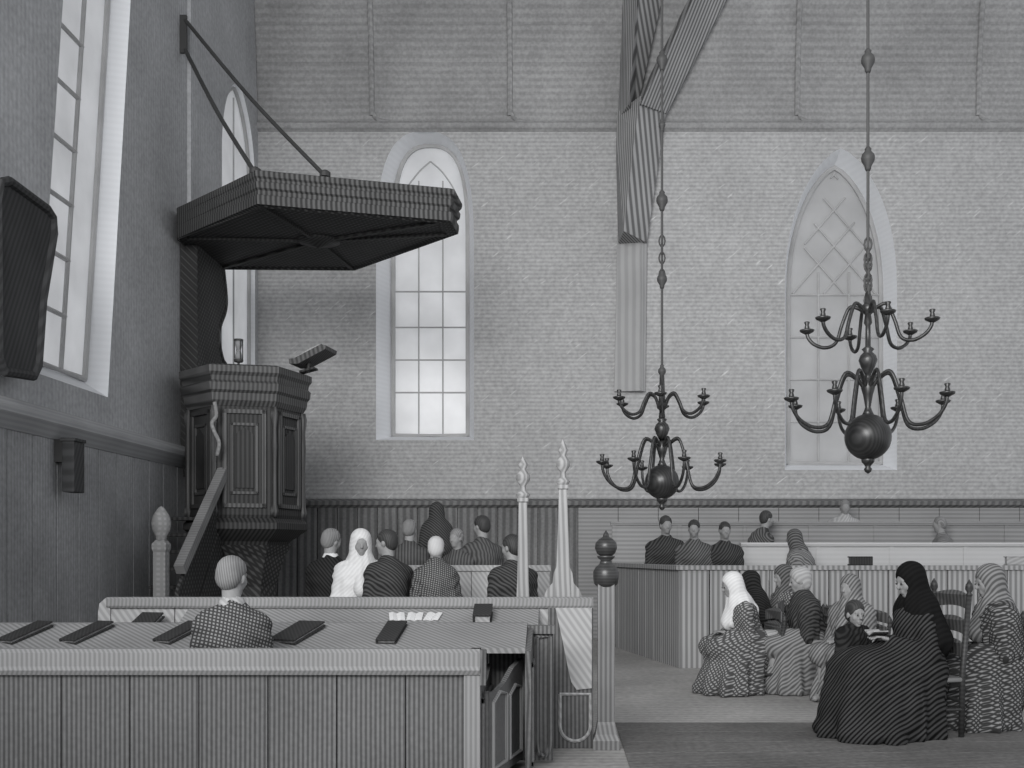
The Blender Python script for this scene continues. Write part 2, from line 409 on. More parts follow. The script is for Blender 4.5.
# ------------------------------------------------------------------ left wall things
b = empty('memorial_board', (XL, 8.0, 0))
bm = BM()
out = [(8.52, 2.70), (9.00, 2.74), (9.08, 2.84), (9.16, 3.4), (9.36, 4.02), (9.34, 4.14), (9.24, 4.18), (8.6, 4.20), (8.46, 4.14), (8.42, 4.0), (8.44, 2.8)]
prism(bm, [(u - 8.0, v) for u, v in out], lambda u, v: (.22, u, v), lambda u, v: (.08, u, v)); obj('board', bm, M['board'], b)
bm = BM(); tube(bm, [(.22, u - 8.0, v) for u, v in out + out[:2]], .04, 8); obj('frame', bm, M['board'], b)
for zz in (4.0, 2.9):
    bm = BM(); box(bm, -.01, .1, .8, .9, zz, zz + .1); obj('bracket', bm, M['iron'], b)
tag(b, 'big dark round-cornered board hung on the left wall beside the tall bright window', 'board')
b = empty('alms_box', (XL, 9.8, 0))
bm = BM(); box(bm, .13, .24, -.09, .13, 1.83, 2.28, .012); obj('case', bm, M['board'], b)
bm = BM(); box(bm, .12, .25, -.10, .14, 2.28, 2.31, .006); obj('lid', bm, M['board'], b)
bm = BM(); box(bm, .02, .14, -.04, .08, 2.1, 2.3); obj('bracket', bm, M['iron'], b)
tag(b, 'small dark wooden box fixed under the ledge of the left wall', 'box')

# ------------------------------------------------------------------ pulpit
pul = empty('pulpit', (-3.68, 12.9, 0))
tag(pul, 'tall dark oak pulpit with panelled six-sided tub, stair and tall back board', 'pulpit')
def hexpts(r, a0=46, c=(0, 0)): return [(c[0] + r * math.cos(math.radians(-a0 - 60 * i)), c[1] + r * math.sin(math.radians(-a0 - 60 * i))) for i in range(6)]
def hexloft(bm, prof, a0=46):
    rings = [[bm.verts.new((x, y, z)) for x, y in hexpts(r, a0)] for r, z in prof]
    for A, B in zip(rings, rings[1:]):
        for i in range(6): bm.faces.new((A[i], A[(i + 1) % 6], B[(i + 1) % 6], B[i]))
    bm.faces.new(rings[0]); bm.faces.new(rings[-1][::-1])
bm = BM(); hexloft(bm, [(.60, 1.60), (.64, 1.72), (.64, 2.98), (.66, 3.0)]); obj('tub', bm, M['oak'], pul)
bm = BM(); hexloft(bm, [(.65, 2.94), (.69, 3.00), (.70, 3.08), (.73, 3.11), (.74, 3.19), (.71, 3.22), (.72, 3.27), (.75, 3.31), (.75, 3.38), (.70, 3.40)]); obj('rim', bm, M['oak_light'], pul)
bm = BM(); hexloft(bm, [(.46, 1.34), (.50, 1.42), (.62, 1.50), (.70, 1.56), (.70, 1.63), (.65, 1.68)]); obj('base_moulding', bm, M['oak'], pul)
bm = BM(); hexloft(bm, [(.62, 0), (.62, .18), (.42, .25), (.36, .5), (.34, .9), (.44, 1.25), (.52, 1.38)]); obj('stem', bm, M['oak_deep'], pul)
for i in range(6):
    a, b_ = [Vector((*p, 0)) for p in (hexpts(.64)[i], hexpts(.64)[(i + 1) % 6])]
    mid = (a + b_) / 2; n = mid.normalized(); t = (b_ - a).normalized()
    if n.y > .5: continue
    bm = BM()
    def fr(w, z0, z1, th, d):
        for q in ((-w, -w + th, z0, z1), (w - th, w, z0, z1), (-w, w, z0, z0 + th), (-w, w, z1 - th, z1)):
            vs = []
            prism(bm, [(q[0], q[2]), (q[1], q[2]), (q[1], q[3]), (q[0], q[3])], lambda u, v: mid + t * u + n * (-.01) + Vector((0, 0, v)), lambda u, v: mid + t * u + n * d + Vector((0, 0, v)))
    fr(.235, 1.80, 2.90, .045, .03); fr(.15, 1.95, 2.75, .03, .022)
    obj('panel_frame', bm, M['oak_light'], pul)
    bm = BM(); prism(bm, [(-.10, 2.02), (.10, 2.02), (.10, 2.62), (0, 2.70), (-.10, 2.62)], lambda u, v: mid + t * u - n * .01 + Vector((0, 0, v)), lambda u, v: mid + t * u + n * .02 + Vector((0, 0, v)))
    obj('raised_panel', bm, M['oak'], pul)
for i in range(6):
    p = Vector((*hexpts(.65)[i], 0))
    if p.y > .4: continue
    bm = BM(); lathe(bm, [(.03, 1.70), (.05, 1.76), (.03, 1.84), (.026, 2.3), (.034, 2.5), (.026, 2.7), (.045, 2.86), (.03, 2.94)], 12, p); obj('corner_column', bm, M['oak_light'], pul, True)
# back board against the wall
bm = BM()
o = [(13.1, 2.2), (14.0, 2.2), (14.1, 3.3), (14.26, 3.68), (14.12, 3.76), (14.0, 3.90), (13.95, 4.05), (14.05, 4.22), (14.22, 4.40), (14.26, 4.6), (14.12, 4.98), (13.1, 4.98), (13.1, 3.4)]
prism(bm, [(y - 12.9, z) for y, z in o], lambda u, v: (-.84, u, v), lambda u, v: (-.64, u, v)); obj('back_board', bm, M['oak_deep'], pul)
bm = BM(); tube(bm, spline([(-.64, y - 12.93, z) for y, z in o[2:11]], 4), .025, 8); obj('scroll_edge', bm, M['oak'], pul, True)
# stair
for i in range(9):
    y = -1.75 + i * .17; z = .18 + i * .19
    bm = BM(); box(bm, -.74, -.20, y, y + .24, z - .04, z, .006); obj('stair_tread', bm, M['oak'], pul)
bm = BM(); prism(bm, [(-1.85, 0), (-.2, 0), (-.2, 1.75), (-.42, 1.7), (-1.85, .15)], lambda u, v: (-.20, u, v), lambda u, v: (-.14, u, v)); obj('stair_side', bm, M['oak_deep'], pul)
bm = BM(); prism(bm, [(-1.85, .9), (-.50, 2.2), (-.45, 1.62), (-1.85, .15)], lambda u, v: (-.19, u, v), lambda u, v: (-.15, u, v)); obj('stair_balustrade', bm, M['oak_deep'], pul)
bm = BM(); beam(bm, (-.15, -1.82, 1.12), (-.09, -.42, 2.33), .10, .11); obj('handrail', bm, M['stair_rail'], pul)
bm = BM(); zb = [(.085, 0), (.085, 1.30), (.10, 1.33), (.10, 1.38), (.06, 1.42)]
lathe(bm, zb, sq=4, c=(-.30, -1.92, 0)); obj('newel_post', bm, M['newel'], pul)
bm = BM(); lathe(bm, [(.05, 1.40), (.055, 1.46), (.085, 1.52), (.095, 1.59), (.08, 1.66), (.05, 1.71), (.03, 1.74), (.0, 1.76)], 16, (-.30, -1.92, 0)); obj('newel_finial', bm, M['newel'], pul, True)
bm = BM(); tube(bm, spline([(-.10, -.78, 2.36), (-.07, -.80, 2.5), (-.12, -.80, 2.62), (-.15, -.80, 2.72), (-.10, -.80, 2.8), (-.12, -.8, 2.95)], 4), .022, 8); obj('scroll_bracket', bm, M['newel'], pul, True)

# reading cushion with open bible on the rim
bk = empty('pulpit_bible', (-3.03, 12.88, 3.40)); bk.rotation_euler = (0, math.radians(-13), math.radians(-8)); bk.scale = (.92, .85, .92)
tag(bk, 'large open bible on a sloping reading desk at the pulpit rim', 'book')
bm = BM(); tube(bm, [(.08, 0, -.02), (.14, 0, .13)], .03, 8); box(bm, .0, .2, -.08, .08, -.01, .015); obj('desk_arm', bm, M['oak'], bk)
bm = BM(); prism(bm, [(-.06, .10), (.05, .07), (.44, .16), (.46, .20), (.40, .235), (.02, .15), (-.05, .16)], lambda u, v: (u, -.22, v), lambda u, v: (u, .22, v)); obj('cover', bm, M['oak_light'], bk)
bm = BM(); prism(bm, [(0, .155), (.06, .17), (.2, .215), (.38, .25), (.39, .225), (.02, .14)], lambda u, v: (u, -.19, v), lambda u, v: (u, .19, v)); obj('pages', bm, M['linen_grey'], bk)
hg = empty('hourglass', (-3.74, 12.80, 3.40))
tag(hg, 'small hourglass on a stand at the pulpit rim before the bright narrow window', 'hourglass')
bm = BM(); lathe(bm, [(.06, 0), (.06, .015), (.014, .02), (.014, .10), (.05, .11), (.05, .12)], 12); obj('stand', bm, M['iron'], hg)
bm = BM(); lathe(bm, [(.055, .12), (.055, .14)], 12); obj('plate', bm, M['iron'], hg)
bm = BM(); lathe(bm, [(.055, .355), (.055, .375)], 12); obj('plate', bm, M['iron'], hg)
bm = BM(); lathe(bm, [(.04, .14), (.043, .18), (.03, .225), (.008, .248), (.03, .27), (.043, .315), (.04, .355)], 12); obj('glass_bulb', bm, M['lead'], hg, True)
for a in range(4):
    bm = BM(); tube(bm, [(.05 * math.cos(a * PI / 2 + .7), .05 * math.sin(a * PI / 2 + .7), .13), (.05 * math.cos(a * PI / 2 + .7), .05 * math.sin(a * PI / 2 + .7), .365)], .006, 6); obj('rod', bm, M['iron'], hg)

# sounding board -------------------------------------------------------------
sb = empty('sounding_board', (-2.9, 12.9, 4.95))
tag(sb, 'large dark six-sided sounding board hung over the pulpit on two iron rods', 'canopy')
S = [(-4.46, 12.80), (-3.18, 11.50), (-1.17, 12.10), (-1.13, 12.62), (-2.66, 14.30), (-4.44, 14.25)]
cx, cy = sum(p[0] for p in S) / 6, sum(p[1] for p in S) / 6
def soff(s): return [(cx + (x - cx) * s if x > -4.4 else x, cy + (y - cy) * s) for x, y in S]
bm = BM()
pr = [(.92, 4.97), (.955, 4.95), (.965, 5.00), (.965, 5.045), (.94, 5.055), (.94, 5.10), (.975, 5.12), (.985, 5.16), (.985, 5.18), (.96, 5.19), (.97, 5.215), (1.0, 5.235), (1.01, 5.26), (1.01, 5.29), (.96, 5.305)]
rings = [[bm.verts.new((x + 2.9, y - 12.9, z - 4.95)) for x, y in soff(1 + (s - 1) * .5)] for s, z in pr]
for A, B in zip(rings, rings[1:]):
    for i in range(6): bm.faces.new((A[i], A[(i + 1) % 6], B[(i + 1) % 6], B[i]))
bm.faces.new(rings[-1]); bm.faces.new(rings[0][::-1])
obj('cornice', bm, M['oak_mid'], sb)
bm = BM()
lo = soff(.97); hi = soff(.30)
A = [bm.verts.new((x + 2.9, y - 12.9, .015)) for x, y in lo]; B = [bm.verts.new((x + 2.9, y - 12.9, -.015)) for x, y in soff(.92)]; D_ = [bm.verts.new((x + 2.9, y - 12.9, .012)) for x, y in soff(.88)]
for P_, Q_ in ((A, B), (B, D_)):
    for i in range(6): bm.faces.new((P_[i], P_[(i + 1) % 6], Q_[(i + 1) % 6], Q_[i]))
bm.faces.new(D_); bm.faces.new(A[::-1]); obj('soffit', bm, M['oak_deep'], sb)
for i in range(6):
    bm = BM(); p = Vector((lo[i][0] + 2.9, lo[i][1] - 12.9, .0)); q = Vector((cx + 2.9, cy - 12.9, .0)); beam(bm, p * .93 + q * .07, q, .05, .03); obj('soffit_rib', bm, M['oak'], sb)
bm = BM(); lathe(bm, [(.25, .02), (.25, -.01), (.12, -.03), (.05, -.06), (0, -.08)], 20, (cx + 2.9, cy - 12.9, 0)); obj('boss', bm, M['oak'], sb, True)
for p0, p1 in (((188, 20), (325, 176)), ((187, 50), (255, 173))):
    a = at(p0[0], p0[1], 13.12); a.x = XL + .06; a.z = EYE + (VY - p0[1]) / F_PX * 13.12
    e = at(p1[0], p1[1], 11.9 if p1[0] > 300 else 11.6)
    bm = BM(); off = Vector((2.9, -12.9, -4.95)); e.z = max(e.z, 5.28); mid = (a + e) / 2 + Vector((0, 0, -.06))
    tube(bm, [p + off for p in spline([a, mid, e], 8)], .024, 8); obj('hanging_rod', bm, M['rod'], sb)
    bm = BM(); lathe(bm, [(.06, -.01), (.06, .04), (.03, .06)], 10, e + off); obj('rod_eye', bm, M['rod'], sb)
bm = BM(); box(bm, XL + 2.89, XL + 2.98, 13.10 - 12.9, 13.14 - 12.9, 7.25 - 4.95, 7.70 - 4.95); obj('wall_hook', bm, M['rod'], sb)

# ------------------------------------------------------------------ near pews
def planks(bm, x0, x1, y0, y1, z0, z1, w=.36, g=.005):
    n = max(1, round((x1 - x0) / w)); d = (x1 - x0) / n
    for i in range(n): box(bm, x0 + i * d + g / 2, x0 + (i + 1) * d - g / 2, y0, y1, z0, z1, .004)
def end_frame(bm, x, y0, y1, z0, z1, th, d, arch_top=False):
    """raised frame on a plane x=const facing +x"""
    for q in ((y0, y0 + th, z0, z1), (y1 - th, y1, z0, z1), (y0, y1, z0, z0 + th), (y0, y1, z1 - th, z1)):
        box(bm, x - .002, x + d, q[0], q[1], q[2], q[3], .003)
def front_u(bm, x0, x1, y, z0, z1, r=.016):
    """moulding with a rounded foot on a plane facing -y"""
    w = (x1 - x0) / 2; xc = (x0 + x1) / 2
    pts = [(x0, y, z1)] + [(xc - w * math.cos(PI * i / 12), y, z0 + .10 - .10 * math.sin(PI * i / 12)) for i in range(13)] + [(x1, y, z1), (x0, y, z1), (x0, y, z1 - .05)]
    tube(bm, pts, r, 6)

# 1: the pew nearest the camera
Y1 = 5.8; z1 = .79; xe = -.42
p = empty('church_pew', (-2.4, Y1, 0)); tag(p, 'nearest long grey pew with planked back across the lower left foreground', 'pew')
O = (2.4, -Y1)
bm = BM(); planks(bm, -4.45 + 2.4, xe + 2.4 - .03, 0, .04, .02, .655); obj('back_panel', bm, M['pew'], p)
bm = BM(); xprism(bm, [(-.03, .655), (.05, .655), (.05, z1), (-.015, z1), (-.035, z1 - .02), (-.035, .70), (-.045, .68)], -2.05, xe + 2.4 + .0); obj('top_rail', bm, M['pew_rail'], p)
bm = BM(); lathe(bm, [(.02, 0), (.05, .0), (.05, .03), (.02, .03)], 4) if False else xprism(bm, [(-.05, 0), (.04, 0), (.04, .07), (-.03, .07), (-.05, .05)], -2.05, xe + 2.4); obj('base_rail', bm, M['pew'], p)
bm = BM(); prism(bm, [(0, 0), (.92, 0), (.92, .62), (.55, .56), (.28, .58), (.12, .72), (.06, z1), (0, z1)], lambda u, v: (xe + 2.4 - .05, u, v), lambda u, v: (xe + 2.4, u, v)); obj('end_panel', bm, M['pew_dark'], p)
bm = BM(); end_frame(bm, xe + 2.4, .06, .42, .08, .52, .03, .018); end_frame(bm, xe + 2.4, .48, .86, .08, .50, .03, .018); obj('end_moulding', bm, M['pew'], p)
bm = BM(); prism(bm, [(0, .60), (.085, .62), (.085, .76), (.06, z1 - .005), (-.005, z1 - .005)], lambda u, v: (xe + 2.4 + .0, u - .03, v), lambda u, v: (xe + 2.4 + .03, u - .03, v)); obj('rail_cap', bm, M['pew_dark'], p)
bm = BM(); xprism(bm, [(-.02, .07), (.0, .07), (.0, .655), (-.02, .655)], xe + 2.4 - .085, xe + 2.4); obj('end_stile', bm, M['pew_rail'], p)
bm = BM(); box(bm, -2.05, xe + 2.4 - .05, .04, .48, .39, .43, .006); obj('seat', bm, M['pew'], p)
da, db = Vector((xe + 2.44, .12, 0)), Vector((-.225 + 2.4, .80, 0)); dn = Vector((.68, -.20, 0)).normalized()
def door_prism(bm, pts, t0, t1): prism(bm, pts, lambda u, v: da.lerp(db, u) + dn * t0 + Vector((0, 0, v)), lambda u, v: da.lerp(db, u) + dn * t1 + Vector((0, 0, v)))
bm = BM(); door_prism(bm, [(0, .06), (1, .06), (1, .66), (.72, .63), (.45, .56), (.2, .53), (0, .55)], -.03, .0); dr = obj('door', bm, M['pew'], p)
bm = BM()
for u0, u1 in ((.08, .46), (.56, .92)):
    tube(bm, [da.lerp(db, u) + dn * .004 + Vector((0, 0, v)) for u, v in ((u0, .12), (u1, .12), (u1, .50), ((u0 + u1) / 2, .525), (u0, .48), (u0, .12), (u1, .12))], .012, 6)
obj('door_moulding', bm, M['pew_rail'], dr)

# 2: the book ledge pew in front of the seated man
Y2 = 6.75
p = empty('church_pew', (-2.2, Y2, 0)); tag(p, 'second pew with a pale sloping book ledge, right before the man in grey tweed', 'pew')
xe2 = -.04 + 2.2; xa = -.20 + 2.2
bm = BM(); planks(bm, -4.45 + 2.2, xe2, 0, .04, .02, .80, .4); obj('back_panel', bm, M['pew_dark'], p)
bm = BM(); xprism(bm, [(-.40, .715), (-.40, .745), (-.03, .865), (.05, .865), (.05, .82), (-.02, .82)], -2.25, xa); obj('book_ledge', bm, M['ledge'], p)
bm = BM(); xprism(bm, [(-.03, .80), (.05, .80), (.05, .85), (-.03, .85)], xa + .001, xe2 + .01); obj('top_rail', bm, M['pew'], p)
bm = BM(); prism(bm, [(-.44, .0), (-.005, .0), (-.005, .84), (-.44, .73), (-.46, .5)], lambda u, v: (xa + .0, u, v), lambda u, v: (xa + .035, u, v)); obj('end_panel', bm, M['pew_dark'], p)
bm = BM(); end_frame(bm, xa + .035, -.40, -.05, .06, .66, .03, .014); obj('end_moulding', bm, M['pew'], p)
bm = BM(); front_u(bm, xa + .055, xe2 - .02, -.005, .05, .78); obj('panel_moulding', bm, M['pew'], p)
bm = BM(); box(bm, -2.25, xa, .04, .42, .39, .43, .006); obj('seat', bm, M['pew'], p)

# 3: the enclosed front with a rail and post
Y3 = 7.3
p = empty('church_pew', (-1.4, Y3, 0)); tag(p, 'third pew, pale parapet with a rounded left corner ending at the turned post', 'pew')
xl3, xr3 = -3.06 + 1.4, .22 + 1.4
bm = BM(); planks(bm, xl3 + .04, xr3, 0, .04, .02, .93, .45); obj('back_panel', bm, M['pew_mid'], p)
bm = BM(); xprism(bm, [(-.03, .945), (-.02, .93), (.06, .93), (.06, 1.0), (-.02, 1.0), (-.035, .99)], xl3 + .06, xr3); obj('top_rail', bm, M['pew_rail'], p)
bm = BM(); xprism(bm, [(-.30, .78), (-.30, .805), (-.01, .925), (-.01, .88)], xl3 + .6, xr3 - .36); obj('book_ledge', bm, M['ledge'], p)
bm = BM(); yprism(bm, [(xl3, .02), (xl3 + .08, .02), (xl3 + .08, 1.0), (xl3 + .05, .995), (xl3 + .01, .96), (xl3, .9)], -.015, .06); obj('end_post', bm, M['pew_mid'], p)
bm = BM(); box(bm, xr3 - .30, xr3, -.02, .0, .0, .93, .004); obj('end_board', bm, M['pew_dark'], p)
bm = BM(); yprism(bm, [(xr3 - .25, .93), (xr3 - .01, .93), (xr3 - .01, .40), (xr3 - .11, .39), (xr3 - .145, .44), (xr3 - .165, .52), (xr3 - .20, .70)], -.034, -.02); obj('lit_patch', bm, M['pew_mid'], p)  # patch of light on the pew end, made as a paler sheet
bm = BM(); front_u(bm, xr3 - .22, xr3 - .02, -.022, .05, .36, .012); obj('panel_moulding', bm, M['pew_mid'], p)
bm = BM(); box(bm, xl3 + .08, xr3, .05, .40, .40, .44, .006); obj('seat', bm, M['pew'], p)

# turned post
p = empty('turned_post', (.305, 7.3, 0)); tag(p, 'square grey pew post with black turned ball finial, standing at the aisle', 'post')
bm = BM(); lathe(bm, [(.078, 0), (.078, 1.09)], sq=4); obj('shaft', bm, M['post'], p)
bm = BM(); lathe(bm, [(.125, 0), (.125, .06), (.10, .10), (.085, .16), (.078, .18)], sq=4); obj('plinth', bm, M['post'], p)
bm = BM(); lathe(bm, [(.06, 1.07), (.08, 1.09), (.085, 1.13), (.085, 1.17), (.07, 1.20), (.045, 1.22), (.035, 1.245), (.055, 1.26), (.06, 1.275)], 24); obj('neck', bm, M['post_dark'], p, True)
bm = BM(); lathe(bm, [(.035, 1.27), (.06, 1.29), (.074, 1.325), (.07, 1.36), (.048, 1.385), (.022, 1.40), (.018, 1.42), (.0, 1.445)], 24); obj('finial', bm, M['post_dark'], p, True)

# carved spires
def spire(px, tip, Y, wb, wt, label, foot=False):
    z = lambda py: EYE + (VY - py) / F_PX * Y
    p = empty('carved_spire', ((px - VX) / F_PX * Y, Y, 0)); tag(p, label, 'pew post', 'tall carved spires behind the third pew')
    H = z(tip); hs = H - (.42 if foot else .40)
    bm = BM(); lathe(bm, [(wb * 1.4, 0), (wb * 1.4, .4), (wb * 1.25, .8), (wb * 1.15, .98), (wb * 1.08, 1.05), (wt, hs), (wt * 1.35, hs + .01), (wt * 1.35, hs + .04)], sq=4); obj('shaft', bm, M['spire'], p)
    bm = BM(); lathe(bm, [(wt * .8, hs + .03), (wt * 1.25, hs + .07), (wt * .6, hs + .10), (wt * .5, hs + .14), (wt * 1.2, hs + .19), (wt * 1.2, hs + .23), (wt * .5, hs + .28), (wt * .9, hs + .32), (.012, H - .03), (.0, H)], 14); obj('finial', bm, M['spire'], p, True)
    if foot:
        for s in (-1, 1):
            bm = BM(); yprism(bm, [(s * .03, .0), (s * .16, .0), (s * .15, .95), (s * .13, 1.0), (s * .085, 1.05), (s * .075, 1.13), (s * .05, 1.19), (s * .03, 1.20)], -.05, .05); obj('side_scroll', bm, M['spire'], p)
    return p
spire(523, 455, 9.2, .062, .048, 'shorter pale carved spire behind the dark-haired man in a dark coat')
spire(563, 438, 8.9, .075, .045, 'taller pale carved spire with scrolled foot, nearer the aisle', True)

# low rows and platforms on the left
bm = BM(); box(bm, -2.75, -.08, 9.45, 11.35, 0, .2); struct('floor_dais', bm, M['pew_dark'])
bm = BM(); box(bm, -2.75, -.08, 11.35, 13.7, 0, .4); struct('floor_dais_upper', bm, M['pew_dark'])
def bench(name, x0, x1, y, zf, ztop, label, m, seat=True):
    """bench row seen from behind, seat towards +y side is away from us; sitters face +y or along the row"""
    xm = (x0 + x1) / 2
    p = empty(name, (xm, y, zf)); tag(p, label, 'bench')
    bm = BM(); planks(bm, x0 - xm, x1 - xm, 0, .04, 0, ztop - zf - .06, .4); obj('back_panel', bm, m, p)
    bm = BM(); box(bm, x0 - xm - .01, x1 - xm + .01, -.02, .06, ztop - zf - .06, ztop - zf, .008); obj('top_rail', bm, m, p)
    return p
def form(x0, x1, y0, y1, zf, zs, label):
    xm = (x0 + x1) / 2; p = empty('sitting_bench', (xm, (y0 + y1) / 2, zf)); tag(p, label, 'bench'); w = (y1 - y0) / 2
    bm = BM(); box(bm, x0 - xm, x1 - xm, -w, w, zs - zf - .05, zs - zf, .008); obj('seat', bm, M['pew'], p)
    for s in (-1, 1):
        bm = BM(); xx = s * ((x1 - x0) / 2 - .15); box(bm, xx - .03, xx + .03, -w + .03, w - .03, 0, zs - zf - .05); obj('leg', bm, M['pew'], p)
bench('pew_back', -1.65, -.1, 10.85, .2, 1.17, 'low pale pew back between the two rows of worshippers left of the spires', M['pew_mid'])
form(-2.6, -.25, 10.0, 10.42, .2, .62, 'bench under the front row of worshippers behind the third pew')
form(-2.0, -.2, 11.5, 11.95, .4, .82, 'bench under the rear row of worshippers at the dark wainscot')

# ------------------------------------------------------------------ box pew and gallery rows on the right
YB, ZB = 12.3, 1.15
bp = empty('box_pew', (4.2, YB, 0)); tag(bp, 'long planked box pew with a pale front behind the seated women', 'pew')
SA, SB = Vector((1.33, 12.3, 0)), Vector((.72, 15.15, 0))
bm = BM(); planks(bm, 1.34 - 4.2, 8.0 - 4.2, 0, .05, 0, ZB - .05, .34, .012); obj('front_panel', bm, M['box_pew'], bp)
bm = BM(); n = 9; oo = Vector((4.2, YB, 0))
for i in range(n):
    a, b_ = SA.lerp(SB, i / n + .003), SA.lerp(SB, (i + 1) / n - .003)
    zprism(bm, [(a.x - 4.2, a.y - YB), (a.x - 4.15, a.y - YB), (b_.x - 4.15, b_.y - YB), (b_.x - 4.2, b_.y - YB)], 0, ZB - .05)
obj('side_panel', bm, M['box_pew'], bp)
bm = BM(); zprism(bm, [(1.30 - 4.2, -.03), (3.8, -.03), (3.8, .10), (1.42 - 4.2, .10), (SB.x + .09 - 4.2, SB.y - YB), (SB.x - .03 - 4.2, SB.y - YB)], ZB - .05, ZB); obj('top_rail', bm, M['box_pew'], bp)
bm = BM(); box(bm, 1.5 - 4.2, 8.0 - 4.2, .06, .34, ZB - .05, ZB - .02, .005); obj('book_shelf', bm, M['far_pale'], bp)
bm = BM(); zprism(bm, [(1.33, 12.66), (8, 12.66), (8, 14.0), (1.1, 14.0)], 0, .42); struct('floor_box_pew', bm, M['pew_dark'])
bm = BM(); box(bm, 1.3, 8.0, 14.0, 15.2, 0, .55); struct('floor_gallery', bm, M['pew_dark'])
bm = BM(); box(bm, 1.3, 8.0, 15.2, 16.42, 0, .78); struct('floor_gallery_upper', bm, M['pew_dark'])
def gallery(px0, y, ztop, zf, label, m, x1=8.0):
    x0 = (px0 - VX) / F_PX * y; xm = (x0 + x1) / 2
    p = empty('gallery_pew', (xm, y, zf)); tag(p, label, 'pew')
    bm = BM(); box(bm, x0 - xm, x1 - xm, 0, .05, 0, ztop - zf - .05); obj('front_panel', bm, m, p)
    bm = BM(); xprism(bm, [(-.03, ztop - zf - .05), (.1, ztop - zf - .05), (.1, ztop - zf), (-.02, ztop - zf), (-.04, ztop - zf - .02)], x0 - xm - .02, x1 - xm); obj('top_rail', bm, m, p)
    n_ = int((x1 - x0) / .9)
    for i in range(n_ + 1):
        xx = x0 - xm + .03 + i * (x1 - x0 - .06) / n_
        bm = BM(); box(bm, xx - .025, xx + .025, -.012, .0, 0, ztop - zf - .05, .003); obj('stile', bm, m, p)
gallery(742, 14.0, 1.42, .42, 'pale gallery pew front directly above the box pew', M['far_pale'])
gallery(612, 15.2, 1.72, .55, 'darker upper gallery pew front under the right back window', M['far_pew'])
form(1.4, 7.6, 13.05, 13.45, .42, .84, 'bench inside the box pew under the three dark-coated worshippers')
form(2.2, 7.6, 14.65, 15.0, .55, .97, 'bench behind the pale gallery pew front')
form(2.6, 7.6, 15.75, 16.1, .78, 1.20, 'bench behind the darker upper gallery pew front')

# ------------------------------------------------------------------ books
def book(name, loc, rz, w, d, h, label, group, tilt=0.0, m='book'):
    p = empty(name, loc); p.rotation_euler = (tilt, 0, rz); tag(p, label, 'book', group)
    bm = BM(); box(bm, -w / 2, w / 2, -d / 2, d / 2, 0, .012, .003); box(bm, -w / 2, w / 2, -d / 2, d / 2, h - .012, h, .003); box(bm, -w / 2, -w / 2 + .012, -d / 2, d / 2, .006, h - .006); obj('cover', bm, M[m], p)
    bm = BM(); box(bm, -w / 2 + .014, w / 2 - .012, -d / 2 + .01, d / 2 - .01, .012, h - .012); obj('pages', bm, M['linen_grey'], p)
tl2 = math.atan2(.12, .37)
G2 = 'hymn books on the sloping book ledge'
for px, w, lab in ((26, .13, 'dark hymn book at the far left end of the sloping ledge'), (88, .13, 'second dark hymn book from the left on the sloping ledge'),
                   (180, .13, 'dark hymn book just left of the man in grey tweed'), (298, .19, 'wide dark hymn book just right of the man in grey tweed'),
                   (392, .12, 'small dark hymn book alone toward the right end of the sloping ledge')):
    y = Y2 - .20; x = (px - VX) / F_PX * y
    book('hymn_book', (x, y, .805), -.45 if px != 392 else -.1, w, .30, .035, lab, G2, tl2)
tl3 = math.atan2(.12, .29)
for px, w, rz, lab in ((146, .17, -.35, 'dark hymn book on the pale third pew, left of the man in grey tweed'), (483, .12, 0, 'small dark hymn book on the third pew ledge near the post')):
    y = Y3 - .15
    if px == 146: book('hymn_book', ((px - VX) / F_PX * y, y + .03, .83), rz, w, .16, .04, lab, 'hymn books on the third pew', .55)
    else: book('hymn_book', ((px - VX) / F_PX * y, y, .866), rz, w, .17, .07, lab, 'hymn books on the third pew', tl3)
for i, (px, lab) in enumerate(((397, 'leftmost white psalm leaflet on the third pew ledge'), (415, 'middle white psalm leaflet on the third pew ledge'), (433, 'rightmost white psalm leaflet on the third pew ledge'))):
    y = Y3 - .13; p = empty('psalm_leaflet', ((px - VX) / F_PX * y, y, .875)); p.rotation_euler = (tl3, 0, .2 - .2 * i); tag(p, lab, 'leaflet', 'white leaflets on the third pew')
    for s in (-1, 1):
        bm = BM(); prism(bm, [(0, .0), (s * .025, .012), (s * .05, .008), (s * .05, .004), (s * .025, .006)], lambda u, v: (u, -.055, v), lambda u, v: (u, .055, v)); obj('leaf', bm, M['paper'], p)
for px, w, lab in ((860, .26, 'dark book on the box pew ledge, left of the black-veiled woman'), (1015, .22, 'grey book on the box pew ledge at the far right')):
    y = YB + .03; book('prayer_book', ((px - VX) / F_PX * y, y, ZB + .001), PI / 2, .10, w, .10, lab, 'books on the box pew ledge', 0, 'book' if px < 900 else 'linen_grey')

